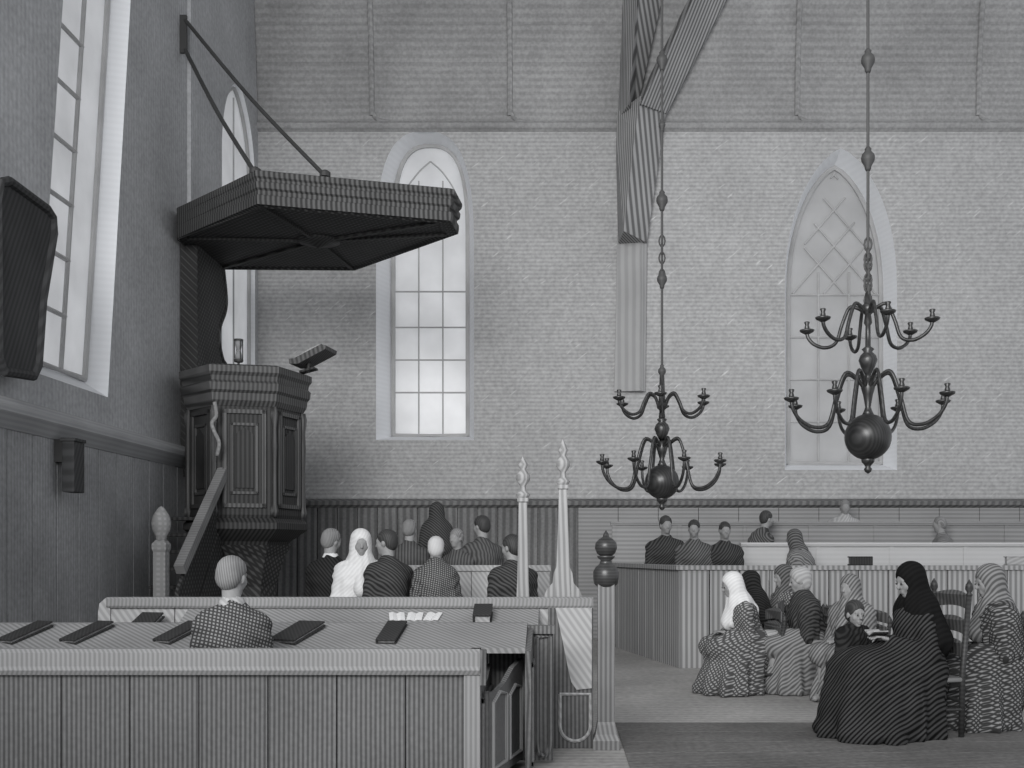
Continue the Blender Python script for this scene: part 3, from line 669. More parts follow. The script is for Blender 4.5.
# ------------------------------------------------------------------ chandeliers
def chandelier(px, Y, ball_py, R, tiers, ztop_py, label, knobs, link_py):
    x = (px - VX) / F_PX * Y; zc = EYE + (VY - ball_py) / F_PX * Y
    s = Y / F_PX
    root = empty('brass_chandelier', (x, Y, zc)); tag(root, label, 'chandelier', 'brass chandeliers over the aisle')
    H = lambda py: (ball_py - py) * s
    zceil = Z0 + math.sqrt(RV ** 2 - (Y - YC) ** 2) - zc
    bm = BM(); lathe(bm, [(R * math.sin(PI * i / 20), -R * math.cos(PI * i / 20)) for i in range(1, 20)], 32); obj('ball', bm, M['brass'], root, True)
    bm = BM(); lathe(bm, [(.0, -R - .10), (.022, -R - .085), (.03, -R - .065), (.018, -R - .05), (.03, -R - .03), (.045, -R - .015), (.05, -R + .015), (.03, -R + .02)], 16); obj('pendant', bm, M['brass'], root, True)
    t1, t2 = tiers
    hub1, hub2 = H(t1['hub']), H(t2['hub'])
    urn = H(t1['urn'])
    bm = BM(); top = H(ztop_py)
    lathe(bm, [(.05, R - .02), (.03, R + .02), (.02, R + .05), (.035, hub1 - .05), (.05, hub1), (.035, hub1 + .05), (.018, hub1 + .07), (.022, urn - .085), (.05, urn - .03), (.068, urn + .02), (.055, urn + .055), (.03, urn + .08), (.045, urn + .10), (.02, urn + .12),
               (.018, hub2 - .10), (.03, hub2 - .08), (.022, hub2 - .02), (.045, hub2), (.05, hub2 + .04), (.03, hub2 + .06), (.02, top - .02), (.0, top)], 20); obj('stem', bm, M['brass'], root, True)
    for t in tiers:
        h0 = H(t['hub']); hc = H(t['cup']); hd = H(t['dip']); hu = H(t['up']); ro = t['r']
        for i in range(t['n']):
            a = 2 * PI * i / t['n'] + t['a0']; ca, sa = math.cos(a), math.sin(a)
            pf = [(.03, h0), (ro * .16, h0 + (hu - h0) * .75), (ro * .30, hu), (ro * .42, (hu + hd) / 2 + .02), (ro * .52, hd + .03), (ro * .70, hd), (ro * .88, hd + (hc - hd) * .25), (ro * .98, hd + (hc - hd) * .65), (ro, hc)]
            bm = BM(); tube(bm, [(r_ * ca, r_ * sa, z_) for r_, z_, _ in spline([(q[0], q[1], 0) for q in pf], 5)], .0135, 8)
            arm = obj('arm', bm, M['brass'], root, True)
            c = (ro * ca, ro * sa, hc)
            bm = BM(); lathe(bm, [(.014, -.02), (.05, .0), (.056, .012), (.05, .016), (.02, .012)], 14, c); obj('drip_pan', bm, M['brass'], arm, True)
            bm = BM(); lathe(bm, [(.016, .01), (.020, .03), (.014, .05), (.022, .07), (.018, .075)], 12, c); obj('candle_socket', bm, M['brass'], arm, True)
    bm = BM(); tube(bm, [(0, 0, top - .01), (0, 0, zceil)], .011, 8)
    for py in link_py:
        for j in range(5):
            z = H(py) + (j - 2) * .075; ang = j * PI / 2
            tube(bm, [(.026 * math.cos(q * PI / 5) * math.cos(ang), .026 * math.cos(q * PI / 5) * math.sin(ang), z + .05 * math.sin(q * PI / 5)) for q in range(11)], .008, 6)
    obj('suspension_rod', bm, M['iron'], root)
    for py, kr in knobs:
        z = H(py); bm = BM(); lathe(bm, [(.014, z - kr * 1.9), (kr * .45, z - kr * 1.6), (kr * .5, z - kr * 1.2), (kr * .95, z - kr * .4), (kr, z), (kr * .9, z + kr * .5), (kr * .45, z + kr), (kr * .5, z + kr * 1.3), (.014, z + kr * 1.6)], 16); obj('rod_knob', bm, M['iron'], root, True)
    return root
chandelier(662, 9.7, 482, .152, [dict(n=8, a0=.25, r=.55, hub=448, cup=464, dip=489, up=440, urn=431), dict(n=6, a0=.4, r=.42, hub=408, cup=401, dip=416, up=394, urn=0)], 372,
           'smaller farther brass chandelier hanging before the timber post, left of the other', ((60, .05), (125, .03), (200, .052), (279, .045), (371, .035)), (258,))
chandelier(868, 8.0, 437, .168, [dict(n=8, a0=.12, r=.575, hub=388, cup=401, dip=428, up=374, urn=363), dict(n=6, a0=.55, r=.45, hub=312, cup=326, dip=344, up=306, urn=0)], 290,
           'larger nearer brass chandelier hanging before the right back window', ((60, .05), (158, .05)), (265, 280))

# ------------------------------------------------------------------ implicit surfaces for people
class Sdf:
    def __init__(s, lo, hi, h):
        s.lo = np.array(lo, float); s.h = h
        s.n = np.ceil((np.array(hi, float) - s.lo) / h).astype(int) + 1
        s.ax = [s.lo[i] + h * np.arange(s.n[i]) for i in range(3)]
        s.F = np.full(s.n, .3, np.float32)
    def _sub(s, lo, hi):
        a = np.clip(np.floor((np.array(lo) - s.lo) / s.h).astype(int), 0, s.n); b = np.clip(np.ceil((np.array(hi) - s.lo) / s.h).astype(int) + 1, 0, s.n)
        sl = tuple(slice(a[i], b[i]) for i in range(3))
        return sl, np.meshgrid(*[s.ax[i][sl[i]] for i in range(3)], indexing='ij')
    def _un(s, sl, d, k):
        f = s.F[sl]
        if k > 0:
            hh = np.maximum(k - np.abs(f - d), 0) / k
            s.F[sl] = np.minimum(f, d) - hh * hh * k * .25
        else: s.F[sl] = np.minimum(f, d)
    def cap(s, a, b, r1, r2=None, k=.03, flat=None):
        r2 = r1 if r2 is None else r2
        a = np.array(a, float); b = np.array(b, float); m = max(r1, r2) + k + 2 * s.h + .03
        sl, (X, Y, Z) = s._sub(np.minimum(a, b) - m, np.maximum(a, b) + m)
        if X.size == 0: return
        ba = b - a; L = max(ba @ ba, 1e-9)
        t = np.clip(((X - a[0]) * ba[0] + (Y - a[1]) * ba[1] + (Z - a[2]) * ba[2]) / L, 0, 1)
        d = np.sqrt((X - a[0] - t * ba[0]) ** 2 + (Y - a[1] - t * ba[1]) ** 2 + (Z - a[2] - t * ba[2]) ** 2) - (r1 + (r2 - r1) * t)
        s._un(sl, d, k)
    def _ell(s, c, r, R, m):
        c = np.array(c, float); r = np.array(r, float); mm = r.max() + m
        sl, (X, Y, Z) = s._sub(c - mm, c + mm)
        P = np.stack([X - c[0], Y - c[1], Z - c[2]], -1)
        if R is not None: P = P @ np.array(R)
        k0 = np.sqrt(((P / r) ** 2).sum(-1)) + 1e-9; k1 = np.sqrt(((P / r ** 2) ** 2).sum(-1)) + 1e-9
        return sl, k0 * (k0 - 1) / k1
    def ell(s, c, r, R=None, k=.03):
        sl, d = s._ell(c, r, R, k + 2 * s.h + .03); s._un(sl, d, k)
    def cut_ell(s, c, r, R=None):
        sl, d = s._ell(c, r, R, 2 * s.h); s.F[sl] = np.maximum(s.F[sl], -d)
    def cut_half(s, p, n):
        """remove the side the normal points to"""
        X, Y, Z = np.meshgrid(*s.ax, indexing='ij'); n = np.array(n, float); n /= np.linalg.norm(n)
        s.F = np.maximum(s.F, ((X - p[0]) * n[0] + (Y - p[1]) * n[1] + (Z - p[2]) * n[2]).astype(np.float32))
    def folds(s, c, n, amp, z0, z1, ph=0., tw=2.):
        X, Y, Z = np.meshgrid(*s.ax, indexing='ij'); th = np.arctan2(Y - c[1], X - c[0])
        w = np.clip((z1 - Z) / (z1 - z0), 0, 1)
        s.F = s.F + (amp * w * (np.sin(n * th + ph + tw * Z * 3) + .6 * np.sin((n * 1.7) * th + 1.3 * ph - tw * Z * 5))).astype(np.float32)
    def wrinkle(s, amp, per, d=(.5, .4, .9)):
        X, Y, Z = np.meshgrid(*s.ax, indexing='ij'); q = (X * d[0] + Y * d[1] + Z * d[2]) * 2 * PI / per
        s.F = s.F + (amp * np.sin(q + 1.5 * np.sin(X * 17 + Y * 9) + np.sin(Z * 14))).astype(np.float32)
    def mesh(s, name, scale=1.0):
        F = s.F; h = s.h; ins = F < 0
        cnt = np.zeros(np.array(F.shape) - 1, np.uint8)
        for i in (0, 1):
            for j in (0, 1):
                for k in (0, 1): cnt += ins[i:F.shape[0] - 1 + i, j:F.shape[1] - 1 + j, k:F.shape[2] - 1 + k]
        act = (cnt > 0) & (cnt < 8); idx = np.argwhere(act)
        vid = np.full(act.shape, -1, np.int64); vid[act] = np.arange(len(idx))
        acc = np.zeros((len(idx), 3)); num = np.zeros(len(idx))
        cor = [np.array(c) for c in ((0, 0, 0), (1, 0, 0), (0, 1, 0), (1, 1, 0), (0, 0, 1), (1, 0, 1), (0, 1, 1), (1, 1, 1))]
        fv = [F[idx[:, 0] + c[0], idx[:, 1] + c[1], idx[:, 2] + c[2]] for c in cor]
        for a in range(8):
            for ax in range(3):
                b = a | (1 << ax)
                if b == a: continue
                fa, fb_ = fv[a], fv[b]; mk = (fa < 0) != (fb_ < 0)
                t = np.where(mk, fa / np.where(mk, fa - fb_, 1), 0)
                P = cor[a] + t[:, None] * (cor[b] - cor[a]); acc[mk] += P[mk]; num[mk] += 1
        V = (s.lo + (idx + acc / num[:, None]) * h) * scale
        quads = []
        for ax in range(3):
            o1, o2 = [(1, 2), (2, 0), (0, 1)][ax]
            sa = [slice(None)] * 3; sb_ = [slice(None)] * 3
            sa[ax] = slice(0, -1); sb_[ax] = slice(1, None)
            A = ins[tuple(sa)]; B = ins[tuple(sb_)]; E = np.argwhere(A != B)
            E = E[(E[:, o1] > 0) & (E[:, o2] > 0) & (E[:, o1] < F.shape[o1] - 1) & (E[:, o2] < F.shape[o2] - 1)]
            if len(E) == 0: continue
            fl_ = A[tuple(E.T)]
            def cell(d1, d2):
                q = E.copy(); q[:, o1] -= d1; q[:, o2] -= d2; return vid[tuple(q.T)]
            Q = np.stack([cell(1, 1), cell(0, 1), cell(0, 0), cell(1, 0)], 1)
            Q[~fl_] = Q[~fl_][:, ::-1]; quads.append(Q)
        Q = np.concatenate(quads); Q = Q[(Q >= 0).all(1)]
        me = bpy.data.meshes.new(name); me.vertices.add(len(V)); me.vertices.foreach_set('co', V.astype(np.float32).ravel())
        me.loops.add(len(Q) * 4); me.loops.foreach_set('vertex_index', Q.astype(np.int32).ravel())
        me.polygons.add(len(Q)); me.polygons.foreach_set('loop_start', np.arange(0, len(Q) * 4, 4, dtype=np.int32))
        me.update(calc_edges=True); me.validate()
        for p in me.polygons: p.use_smooth = True
        return me

def rot(yaw, pitch, roll=0.0):
    return np.array((Matrix.Rotation(yaw, 3, 'Z') @ Matrix.Rotation(pitch, 3, 'X') @ Matrix.Rotation(roll, 3, 'Y')))

def person(label, loc, rz, scale=.93, sit=True, lean=.1, yaw=0., pitch=-.1, roll=0., vox=.013, child=False, group=None,
           coat='coat_dark', legs='coat_dark', hair='hair_dark', collar=None, headwear=None, hat='linen', shawl=None, woman=False, skirt=None,
           skirt_r=.34, skirt_f=.35, skirt_side=0., hands=None, cloak=None, eyes=False, wide=1.0, apron=None, lap=0., seat=.43, headscale=1.0):
    """local frame: +y forward, +x right, z up, origin on the floor below the hips"""
    hip = np.array((0, 0, seat + .10)) if sit else np.array((0, 0, .88))
    dirv = np.array((0, math.sin(lean), math.cos(lean)))
    chest = hip + .30 * dirv; neck = hip + .48 * dirv
    hd = np.array((0, math.sin(lean * .8 + .12), math.cos(lean * .8 + .12)))
    H = rot(yaw, pitch, roll); hs = headscale * (1.12 if child else 1.0)
    head = neck + .20 * hd
    hp = lambda x, y, z: head + H @ (np.array((x, y, z)) * hs)
    he = lambda q, r, R=None: (hp(*q), np.array(r) * hs)
    sw = .150 * (.92 if woman else 1.0) * wide
    sh_ = [neck - .085 * dirv + np.array((s * sw, 0, 0)) for s in (-1, 1)]
    if hands is None:
        hands = [np.array((s * .07, .30, hip[2] + .12)) for s in (-1, 1)] if sit else [np.array((s * .23, .10, .76)) for s in (-1, 1)]
    el = []
    for i, s in enumerate((-1, 1)):
        m = (sh_[i] + np.array(hands[i])) / 2; d = np.linalg.norm(sh_[i] - np.array(hands[i])); h_ = math.sqrt(max(.29 ** 2 - (d / 2) ** 2, .0004))
        el.append(m + np.array((s * .36, -.45, -.60)) / np.linalg.norm((.36, -.45, -.60)) * h_)
    if sit:
        kn = [np.array((s * .11, .42, seat + .07)) for s in (-1, 1)]; an = [np.array((s * .11, .40, .08)) for s in (-1, 1)]
    else:
        kn = [np.array((s * .10, .02, .48)) for s in (-1, 1)]; an = [np.array((s * .10, -.01, .08)) for s in (-1, 1)]
    top = head[2] + .22
    ymax = 1.25 if lap else .90; lo = (-.70, -.55, -.03); hi = (.70, ymax, top)
    # ---------------- body
    S = Sdf(lo, hi, vox)
    S.ell(hip + (0, 0, .02), (.16, .13, .13)); S.cap(hip + .05 * dirv, chest, .125, .14, .06); S.ell(chest + .04 * dirv, (.165 * wide, .11, .17), None, .06)
    for i in (0, 1):
        S.cap(neck - .04 * dirv, sh_[i], .06, .055, .05)
        S.cap(sh_[i], el[i], .052, .042); S.cap(el[i], hands[i], .040, .028)
        hv = np.array(hands[i]) - el[i]; hv = hv / np.linalg.norm(hv); sd = np.array((1, 0, 0)) - hv * hv[0]; sd /= np.linalg.norm(sd); dn = np.cross(sd, hv); dn = dn if dn[2] < 0 else -dn
        c = np.array(hands[i]) + hv * .045; s = (-1, 1)[i]
        S.ell(c, (.036, .045, .018), np.stack([sd, hv, dn], 1), .015)
        for f, ln in ((-1.5, .052), (-.5, .066), (.5, .070), (1.5, .060)):
            b0 = c + sd * (f * .019) + hv * .036; b1 = b0 + hv * ln * .55 + dn * .008; b2 = b1 + hv * ln * .4 + dn * ln * .45
            S.cap(b0, b1, .0095, .009, .004); S.cap(b1, b2, .009, .0075, .004)
        b0 = c - sd * s * .030 - hv * .015; b1 = b0 - sd * s * .022 + hv * .030 + dn * .008; S.cap(b0, b1, .012, .010, .008); S.cap(b1, b1 + hv * .028 + dn * .012, .010, .008, .004)
        S.cap(hip + ((-1, 1)[i] * .09, 0, 0), kn[i], .085, .06); S.cap(kn[i], an[i], .056, .038); S.cap(an[i], an[i] + (0, .13, -.035), .04, .032)
    S.cap(neck - .03 * dirv, head - H @ np.array((0, .015, .05)), .056, .052, .03)
    # head with a face
    S.ell(hp(0, -.012, .035), np.array((.076, .096, .088)) * hs, H, .02); S.ell(hp(0, .020, -.035), np.array((.060, .072, .078)) * hs, H, .03)
    S.ell(hp(0, .062, -.098), np.array((.026, .022, .020)) * hs, H, .02)
    S.cap(hp(0, .088, .012), hp(0, .108, -.026), .009 * hs, .014 * hs, .012)
    S.cap(hp(-.035, .078, .025), hp(.035, .078, .025), .014 * hs, None, .015)
    for s in (-1, 1):
        S.cut_ell(hp(s * .031, .101, .004), np.array((.016, .018, .011)) * hs, H)
        S.ell(hp(s * .031, .080, .003), np.array((.013, .011, .010)) * hs, H, .002)
        S.ell(hp(s * .040, .060, -.028), np.array((.020, .016, .020)) * hs, H, .03)
        S.ell(hp(s * .078, -.005, -.012), np.array((.012, .022, .032)) * hs, H, .008)
    S.cap(hp(-.020, .088, -.062), hp(.020, .088, -.062), .0075 * hs, None, .004); S.cap(hp(-.016, .085, -.077), hp(.016, .085, -.077), .0085 * hs, None, .004)
    S.cut_half((0, 0, .0), (0, 0, -1))
    me = S.mesh('person', scale)
    root = link('person', me, M['skin']); root.location = loc; root.rotation_euler = (0, 0, rz)
    tag(root, label, 'person', group)
    kid = lambda nm, S_, m: link(nm, S_.mesh(nm, scale), M[m], root)
    # ---------------- hair
    if hair and headwear not in ('hood',):
        S = Sdf(head - .24, head + .24, min(vox, .011)); 
        S.ell(hp(0, -.022, .044), np.array((.087, .104, .094)) * hs, H, .01)
        S.ell(hp(0, -.055, -.005), np.array((.080, .068, .085)) * hs, H, .02)
        if woman and headwear is None: S.ell(hp(0, -.115, .02), np.array((.045, .04, .045)) * hs, H, .015)
        S.cut_ell(hp(0, .115, -.035), np.array((.085, .105, .098)) * hs, H)
        S.wrinkle(.0015, .03, tuple(H @ np.array((1, .2, .2))))
        kid('hair', S, hair)
    if eyes:
        for s in (-1, 1):
            bm = BM(); bmesh.ops.create_uvsphere(bm, u_segments=10, v_segments=8, radius=.008 * hs * scale)
            bmesh.ops.translate(bm, verts=bm.verts[:], vec=Vector(hp(s * .031, .0945, .003) * scale)); obj('eye', bm, M['eye'], root, True)
    # ---------------- garments
    if legs and not woman:
        S = Sdf(lo, (.70, ymax, hip[2] + .15), vox)
        for i in (0, 1):
            S.cap(hip + ((-1, 1)[i] * .09, 0, 0), kn[i], .105, .082); S.cap(kn[i], an[i] + (0, 0, .02), .078, .062)
        S.ell(hip, (.18, .15, .13)); S.cut_half((0, 0, .06), (0, 0, -1)); kid('trousers', S, legs)
        S = Sdf((-.3, -.2, -.02), (.3, .8, .2), vox)
        for i in (0, 1): S.cap(an[i] + (0, -.02, -.01), an[i] + (0, .14, -.03), .055, .045); S.cap(an[i], an[i] + (0, 0, .05), .053)
        S.cut_half((0, 0, .002), (0, 0, -1)); kid('shoes', S, 'coat_black')
    S = Sdf(lo, (.70, ymax, neck[2] + .12), vox)
    S.ell(hip + (0, 0, .03), (.19, .165, .15), None, .06); S.cap(hip + .05 * dirv, chest, .15, .165, .08); S.ell(chest + .05 * dirv, (.175 * wide, .14, .19), None, .08)
    for i in (0, 1):
        S.cap(neck - .045 * dirv, sh_[i], .07, .078, .06); S.cap(sh_[i], el[i], .078, .064, .04)
        S.cap(el[i], np.array(hands[i]) * .94 + el[i] * .06, .062, .045, .03)
    S.cap(neck - .06 * dirv, neck + .025 * hd, .085, .068, .04)
    if not woman:
        for i in (0, 1): S.cap(hip + ((-1, 1)[i] * .08, 0, .01), hip * .6 + kn[i] * .4 + (0, 0, .02), .125, .10, .05)
        S.wrinkle(.005, .11)
    elif sit:
        for i in (0, 1): S.cap(hip + ((-1, 1)[i] * .09, 0, .0), kn[i] + (0, .03, .0), .15, .12, .08)
        kc = np.array((skirt_side, skirt_f, 0))
        if lap: S.ell((0, .32, .18), (.38, .48, .50), None, .12)
        if lap:
            for i in (-1, 1): S.cap((i * .09, .1, seat + .09), (i * .12, .42 + lap, seat + .07), .19, .16, .10); S.cap((i * .12, .42 + lap, seat + .05), (i * .2, .50 + lap, .06), .16, .15, .10)
        for q in range(9):
            a = -.7 + q * (PI + 1.4) / 8; ex = np.array((math.cos(a) * skirt_r, math.sin(a) * skirt_r * .8, .0)) + kc
            S.cap(np.array((math.cos(a) * .13, .16 + math.sin(a) * .16, seat + .06)), ex + (0, 0, .05), .12, .085, .07)
        S.cap(kc + (0, 0, .08), (0, .2, seat), .28, .16, .08)
        for s in (-1, 1): S.cap((s * .14, -.0, seat + .04), (s * skirt_r * .6, .04, .06), .12, .10, .08)
        S.cap((0, -.0, seat), (0, .05, .1), .16, .16, .08)
        S.folds((0, .2), 11, .016, .0, seat + .15, 1.0, 1.2); S.wrinkle(.004, .10)
    else:
        S.cap(hip + (0, 0, .05), (0, .02, .30), .17, .24, .08); S.cap((0, .02, .3), (0, .03, .02), .24, .29, .05)
        S.folds((0, .0), 10, .014, .0, hip[2], 1.0, .8)
    S.cut_half((0, 0, .004), (0, 0, -1))
    kid('dress' if woman else 'coat', S, coat)
    if collar:
        S = Sdf(neck - .2, neck + .2, min(vox, .010)); S.cap(neck + .0 * hd, neck + .05 * hd, .085, .070, .01); S.cap(neck - .03 * dirv, neck + .01 * hd, .10, .08, .02)
        S.cut_ell(neck + .09 * hd, (.06, .06, .05)); kid('collar', S, collar)
    if shawl:
        S = Sdf(lo, (.70, ymax, neck[2] + .14), vox)
        S.cap(neck - .05 * dirv, neck + .05 * hd, .11, .08, .05)
        S.ell(chest + .0 * dirv, (.21 * wide, .175, .24), None, .08)
        for i in (0, 1): S.cap(neck - .04 * dirv, sh_[i], .085, .10, .07); S.cap(sh_[i], el[i], .10, .10, .07)
        S.cap(chest, hip + (0, -.05, .06), .17, .17, .06)
        S.folds((0, neck[1]), 9, .012, hip[2], neck[2], .5, 1.5); S.wrinkle(.005, .09, (.4, -.5, .8))
        S.cut_half((0, 0, hip[2] + .02), (0, -.15, -1)); kid('shawl', S, shawl)
    if apron:
        S = Sdf((-.3, 0, .1), (.3, .7, seat + .35), vox); S.cap((0, .2, seat + .16), (0, .45, seat + .14), .10, .10, .05); S.cap((0, .45, seat + .14), (0, .60, .2), .09, .10, .05); kid('apron', S, apron)
    if headwear in ('hood', 'scarf'):
        S = Sdf((-.5, -.6, hip[2] - .3), (.5, .7, head[2] + .24), vox)
        S.ell(hp(0, -.028, .042), np.array((.103, .118, .108)) * hs, H, .02); S.ell(hp(0, -.035, -.04), np.array((.098, .10, .12)) * hs, H, .04)
        S.cap(hp(0, -.03, -.06), neck + (0, -.03, 0), .095, .115, .05)
        for i in (0, 1): S.cap(neck + (0, -.02, 0), sh_[i] * .8 + neck * .2, .10, .085, .06)
        if cloak:
            S.cap(neck + (0, -.06, 0), hip + (0, -.10, .18), .12, .16, .08)
            for s in (-1, 1): S.cap(neck + (s * .1, -.03, -.03), hip + (s * .14, -.06, .22), .11, .12, .08)
        elif headwear == 'scarf':
            S.cap(neck, chest + (0, .16, -.04), .11, .09, .06); S.cap(neck, chest + (0, -.08, .08), .10, .09, .06)
        S.cut_ell(hp(0, .125, -.028), np.array((.068, .10, .098)) * hs, H)
        S.folds((0, neck[1]), 8, .008, hip[2], head[2] + .1, .3, 2.)
        kid('hood' if headwear == 'hood' else 'headscarf', S, hat)
    elif headwear == 'bonnet':
        S = Sdf(head - .26, head + .26, min(vox, .011))
        S.ell(hp(0, -.035, .045), np.array((.100, .115, .104)) * hs, H, .02); S.ell(hp(0, -.05, -.025), np.array((.092, .085, .095)) * hs, H, .03); S.cap(hp(-.07, .03, -.0), hp(.07, .03, .0), .02, None, .02)
        S.ell(hp(0, .02, .06), np.array((.10, .06, .085)) * hs, H, .02); S.cut_ell(hp(0, .12, -.025), np.array((.070, .11, .092)) * hs, H)
        kid('bonnet', S, hat)
    elif headwear == 'cap':
        S = Sdf(head - .24, head + .24, min(vox, .011)); S.ell(hp(0, -.015, .065), np.array((.095, .112, .085)) * hs, H, .02); S.cut_half(hp(0, 0, .035), H @ np.array((0, .15, -1))); kid('cap', S, hat)
    return root

HEADTOP = .53 + .48 + .20 + .125           # sitting head top in local units (upright)
def seat_at(px, Y, py_top, scale, seat=.43):
    """place a sitter so that the crown of the head is at the height seen"""
    x = (px - VX) / F_PX * Y; z = EYE + (VY - py_top) / F_PX * Y
    return x, z

def sitter(label, px, py_top, Y, zf, rz, **kw):
    x, z = seat_at(px, Y, py_top, 1)
    ln = kw.get('lean', .1)
    seat_h = kw.get('seat', .43)
    loc_top = seat_h + .10 + .48 * math.cos(ln) + .20 * math.cos(ln * .8 + .12) + .128 * kw.get('headscale', 1) + (.015 if kw.get('headwear') else 0)
    kw['scale'] = max(.70, min(1.15, (z - zf) / loc_top))
    hx = (.48 * math.sin(ln) + .20 * math.sin(ln * .8 + .12)) * kw['scale']       # head is ahead of the hips
    return person(label, (x + hx * math.sin(rz), Y - hx * math.cos(rz), zf), rz, **kw)
D = math.radians
# the man in tweed in the nearest pew
sitter('old man in hatched grey tweed seen from behind, alone in the nearest pew', 233, 557, 6.15, 0, D(6), lean=.06, yaw=D(-22), coat='coat_hatch', hair='hair_grey', collar='linen_grey', vox=.010, wide=.92, headscale=.92)
# worshippers behind the third pew
GL = 'worshippers behind the third pew'
sitter('man in black coat with white collar, leftmost of the front row behind the third pew', 332, 529, 10.2, .2, D(-12), lean=.08, yaw=D(-30), roll=.15, coat='coat_black', hair='hair_grey', collar='linen', group=GL, wide=1.0, headscale=.88)
sitter('woman in white bonnet and white shawl beside the black-coated man', 361, 529, 10.05, .2, D(-165), lean=.05, pitch=-.15, coat='linen', shawl='linen', headwear='scarf', hat='linen', woman=True, hair='hair_dark', group=GL, headscale=.95)
sitter('dark-coated man facing left toward the woman in white', 386, 530, 10.0, .2, D(35), lean=.12, yaw=D(40), coat='coat_dark', hair='hair_dark', group=GL, headscale=.92)
sitter('white-haired man in grey hatched coat with his back turned, centre of the front row', 436, 537, 10.0, .2, D(3), lean=.15, coat='coat_mid', shawl='coat_hatch', hair='hair_white', group=GL, wide=.72, headscale=.92)
sitter('dark-haired man in dark coat at the right end of the front row', 511, 535, 9.95, .2, D(25), lean=.10, yaw=D(30), coat='coat_dark', hair='hair_dark', group=GL, wide=1.08, headscale=.95)
GR = 'worshippers by the dark wainscot'
sitter('grey-headed worshipper in the rear row behind the woman in white', 410, 520, 11.75, .4, D(-10), coat='coat_rear', hair='hair_grey', group=GR, vox=.016, headscale=.9)
sitter('worshipper with pale face in the rear row right of the white-haired man', 456, 529, 11.65, .4, D(150), coat='coat_rear', hair='hair_grey', group=GR, vox=.016, headscale=.9)
sitter('worshipper with half-pale hair sitting tall at the right of the rear row', 481, 516, 11.8, .4, D(20), yaw=D(35), coat='coat_rear', hair='hair_dark', group=GR, vox=.016, headscale=.9)
x, z = seat_at(437, 13.0, 502, 1); person('dark hooded woman standing at the back against the wainscot', (x, 13.0, .4), D(10), scale=(z - .4) / 1.70, sit=False, woman=True, coat='coat_rear', headwear='hood', hat='coat_dark', cloak=True, vox=.018, group=GR)
# box pew
GB = 'worshippers in the box pew'
sitter('broad dark-coated man, leftmost of three in the box pew', 666, 516, 13.9, .42, D(178), coat='coat_dark', hair='hair_dark', yaw=D(15), group=GB, vox=.014, wide=1.12, headscale=.88)
sitter('dark-coated worshipper, middle of three in the box pew', 694, 520, 13.2, .42, D(170), coat='coat_mid', hair='hair_dark', group=GB, vox=.014, headscale=.85)
sitter('dark-coated worshipper with upright pale face, rightmost of three in the box pew', 725, 522, 13.2, .42, D(185), coat='coat_dark', hair='hair_dark', group=GB, vox=.014, wide=1.1, headscale=.85)
sitter('hooded worshipper in grey shawl before the pale gallery pew front', 793, 529, 13.25, .42, D(60), lean=.25, coat='cloak_grey', shawl='cloak_grey', headwear='hood', hat='coat_mid', woman=True, vox=.014, headscale=.9)
GG = 'worshippers in the gallery pews'
sitter('hunched hatched-coated worshipper above the left end of the pale gallery front', 767, 511, 14.75, .55, D(-70), lean=.25, coat='coat_mid', hair='hair_dark', group=GG, vox=.016, headscale=.85)
sitter('pale-shawled worshipper in the topmost gallery row under the right window', 845, 500, 15.85, .78, D(178), coat='coat_rear', shawl='linen_grey', hair='hair_grey', woman=True, group=GG, vox=.018, headscale=.85)
sitter('worshipper in the upper gallery row far right, beyond the black-veiled woman', 939, 517, 14.8, .55, D(70), coat='cloak_grey', hair='hair_grey', group=GG, vox=.016, headscale=.85)

# ------------------------------------------------------------------ chairs
def chair(loc, rz, label, scale=1.0, hb=.98, group='rush-seated ladder-back chairs'):
    """local +y is the sitter's forward"""
    p = empty('ladder_back_chair', loc, rz); tag(p, label, 'chair', group); p.scale = (scale,) * 3
    for sx in (-1, 1):
        bm = BM(); tube(bm, [(sx * .21, -.20, 0), (sx * .21, -.21, .45), (sx * .215, -.26, hb - .06)], .020, 10); o_ = obj('leg', bm, M['chair'], p, True)
        bm = BM(); lathe(bm, [(.018, hb - .07), (.024, hb - .06), (.014, hb - .045), (.028, hb - .02), (.024, hb + .01), (.0, hb + .05)], 12, (sx * .215, -.26, 0)); obj('finial', bm, M['chair'], o_, True)
        bm = BM(); tube(bm, [(sx * .22, .20, 0), (sx * .22, .20, .44)], .020, 10); obj('leg', bm, M['chair'], p, True)
        bm = BM(); tube(bm, [(sx * .215, -.2, .2), (sx * .22, .2, .2)], .012, 8); obj('stretcher', bm, M['chair'], p)
    for y in (-.2, .2):
        bm = BM(); tube(bm, [(-.21, y, .26), (.21, y, .26)], .012, 8); obj('stretcher', bm, M['chair'], p)
    bm = BM(); box(bm, -.225, .225, -.215, .22, .39, .425, .012); obj('seat', bm, M['rush'], p)
    for z in (.56, .72, hb - .16):
        bm = BM(); yb = -.21 - .05 * (z - .45) / .5
        q = [(-.21 + .42 * i / 8, z + .10 + (.03 * math.sin(PI * i / 8))) for i in range(9)] + [(.21 - .42 * i / 8, z + .02 * math.sin(PI * i / 8)) for i in range(9)]
        prism(bm, q, lambda u, v: (u, yb - .03 * math.cos(u / .21 * PI / 2), v), lambda u, v: (u, yb + .014 - .03 * math.cos(u / .21 * PI / 2), v)); obj('back_slat', bm, M['chair_slat'], p)
    return p

# ------------------------------------------------------------------ women on chairs in the aisle
GA = 'women seated in the aisle'
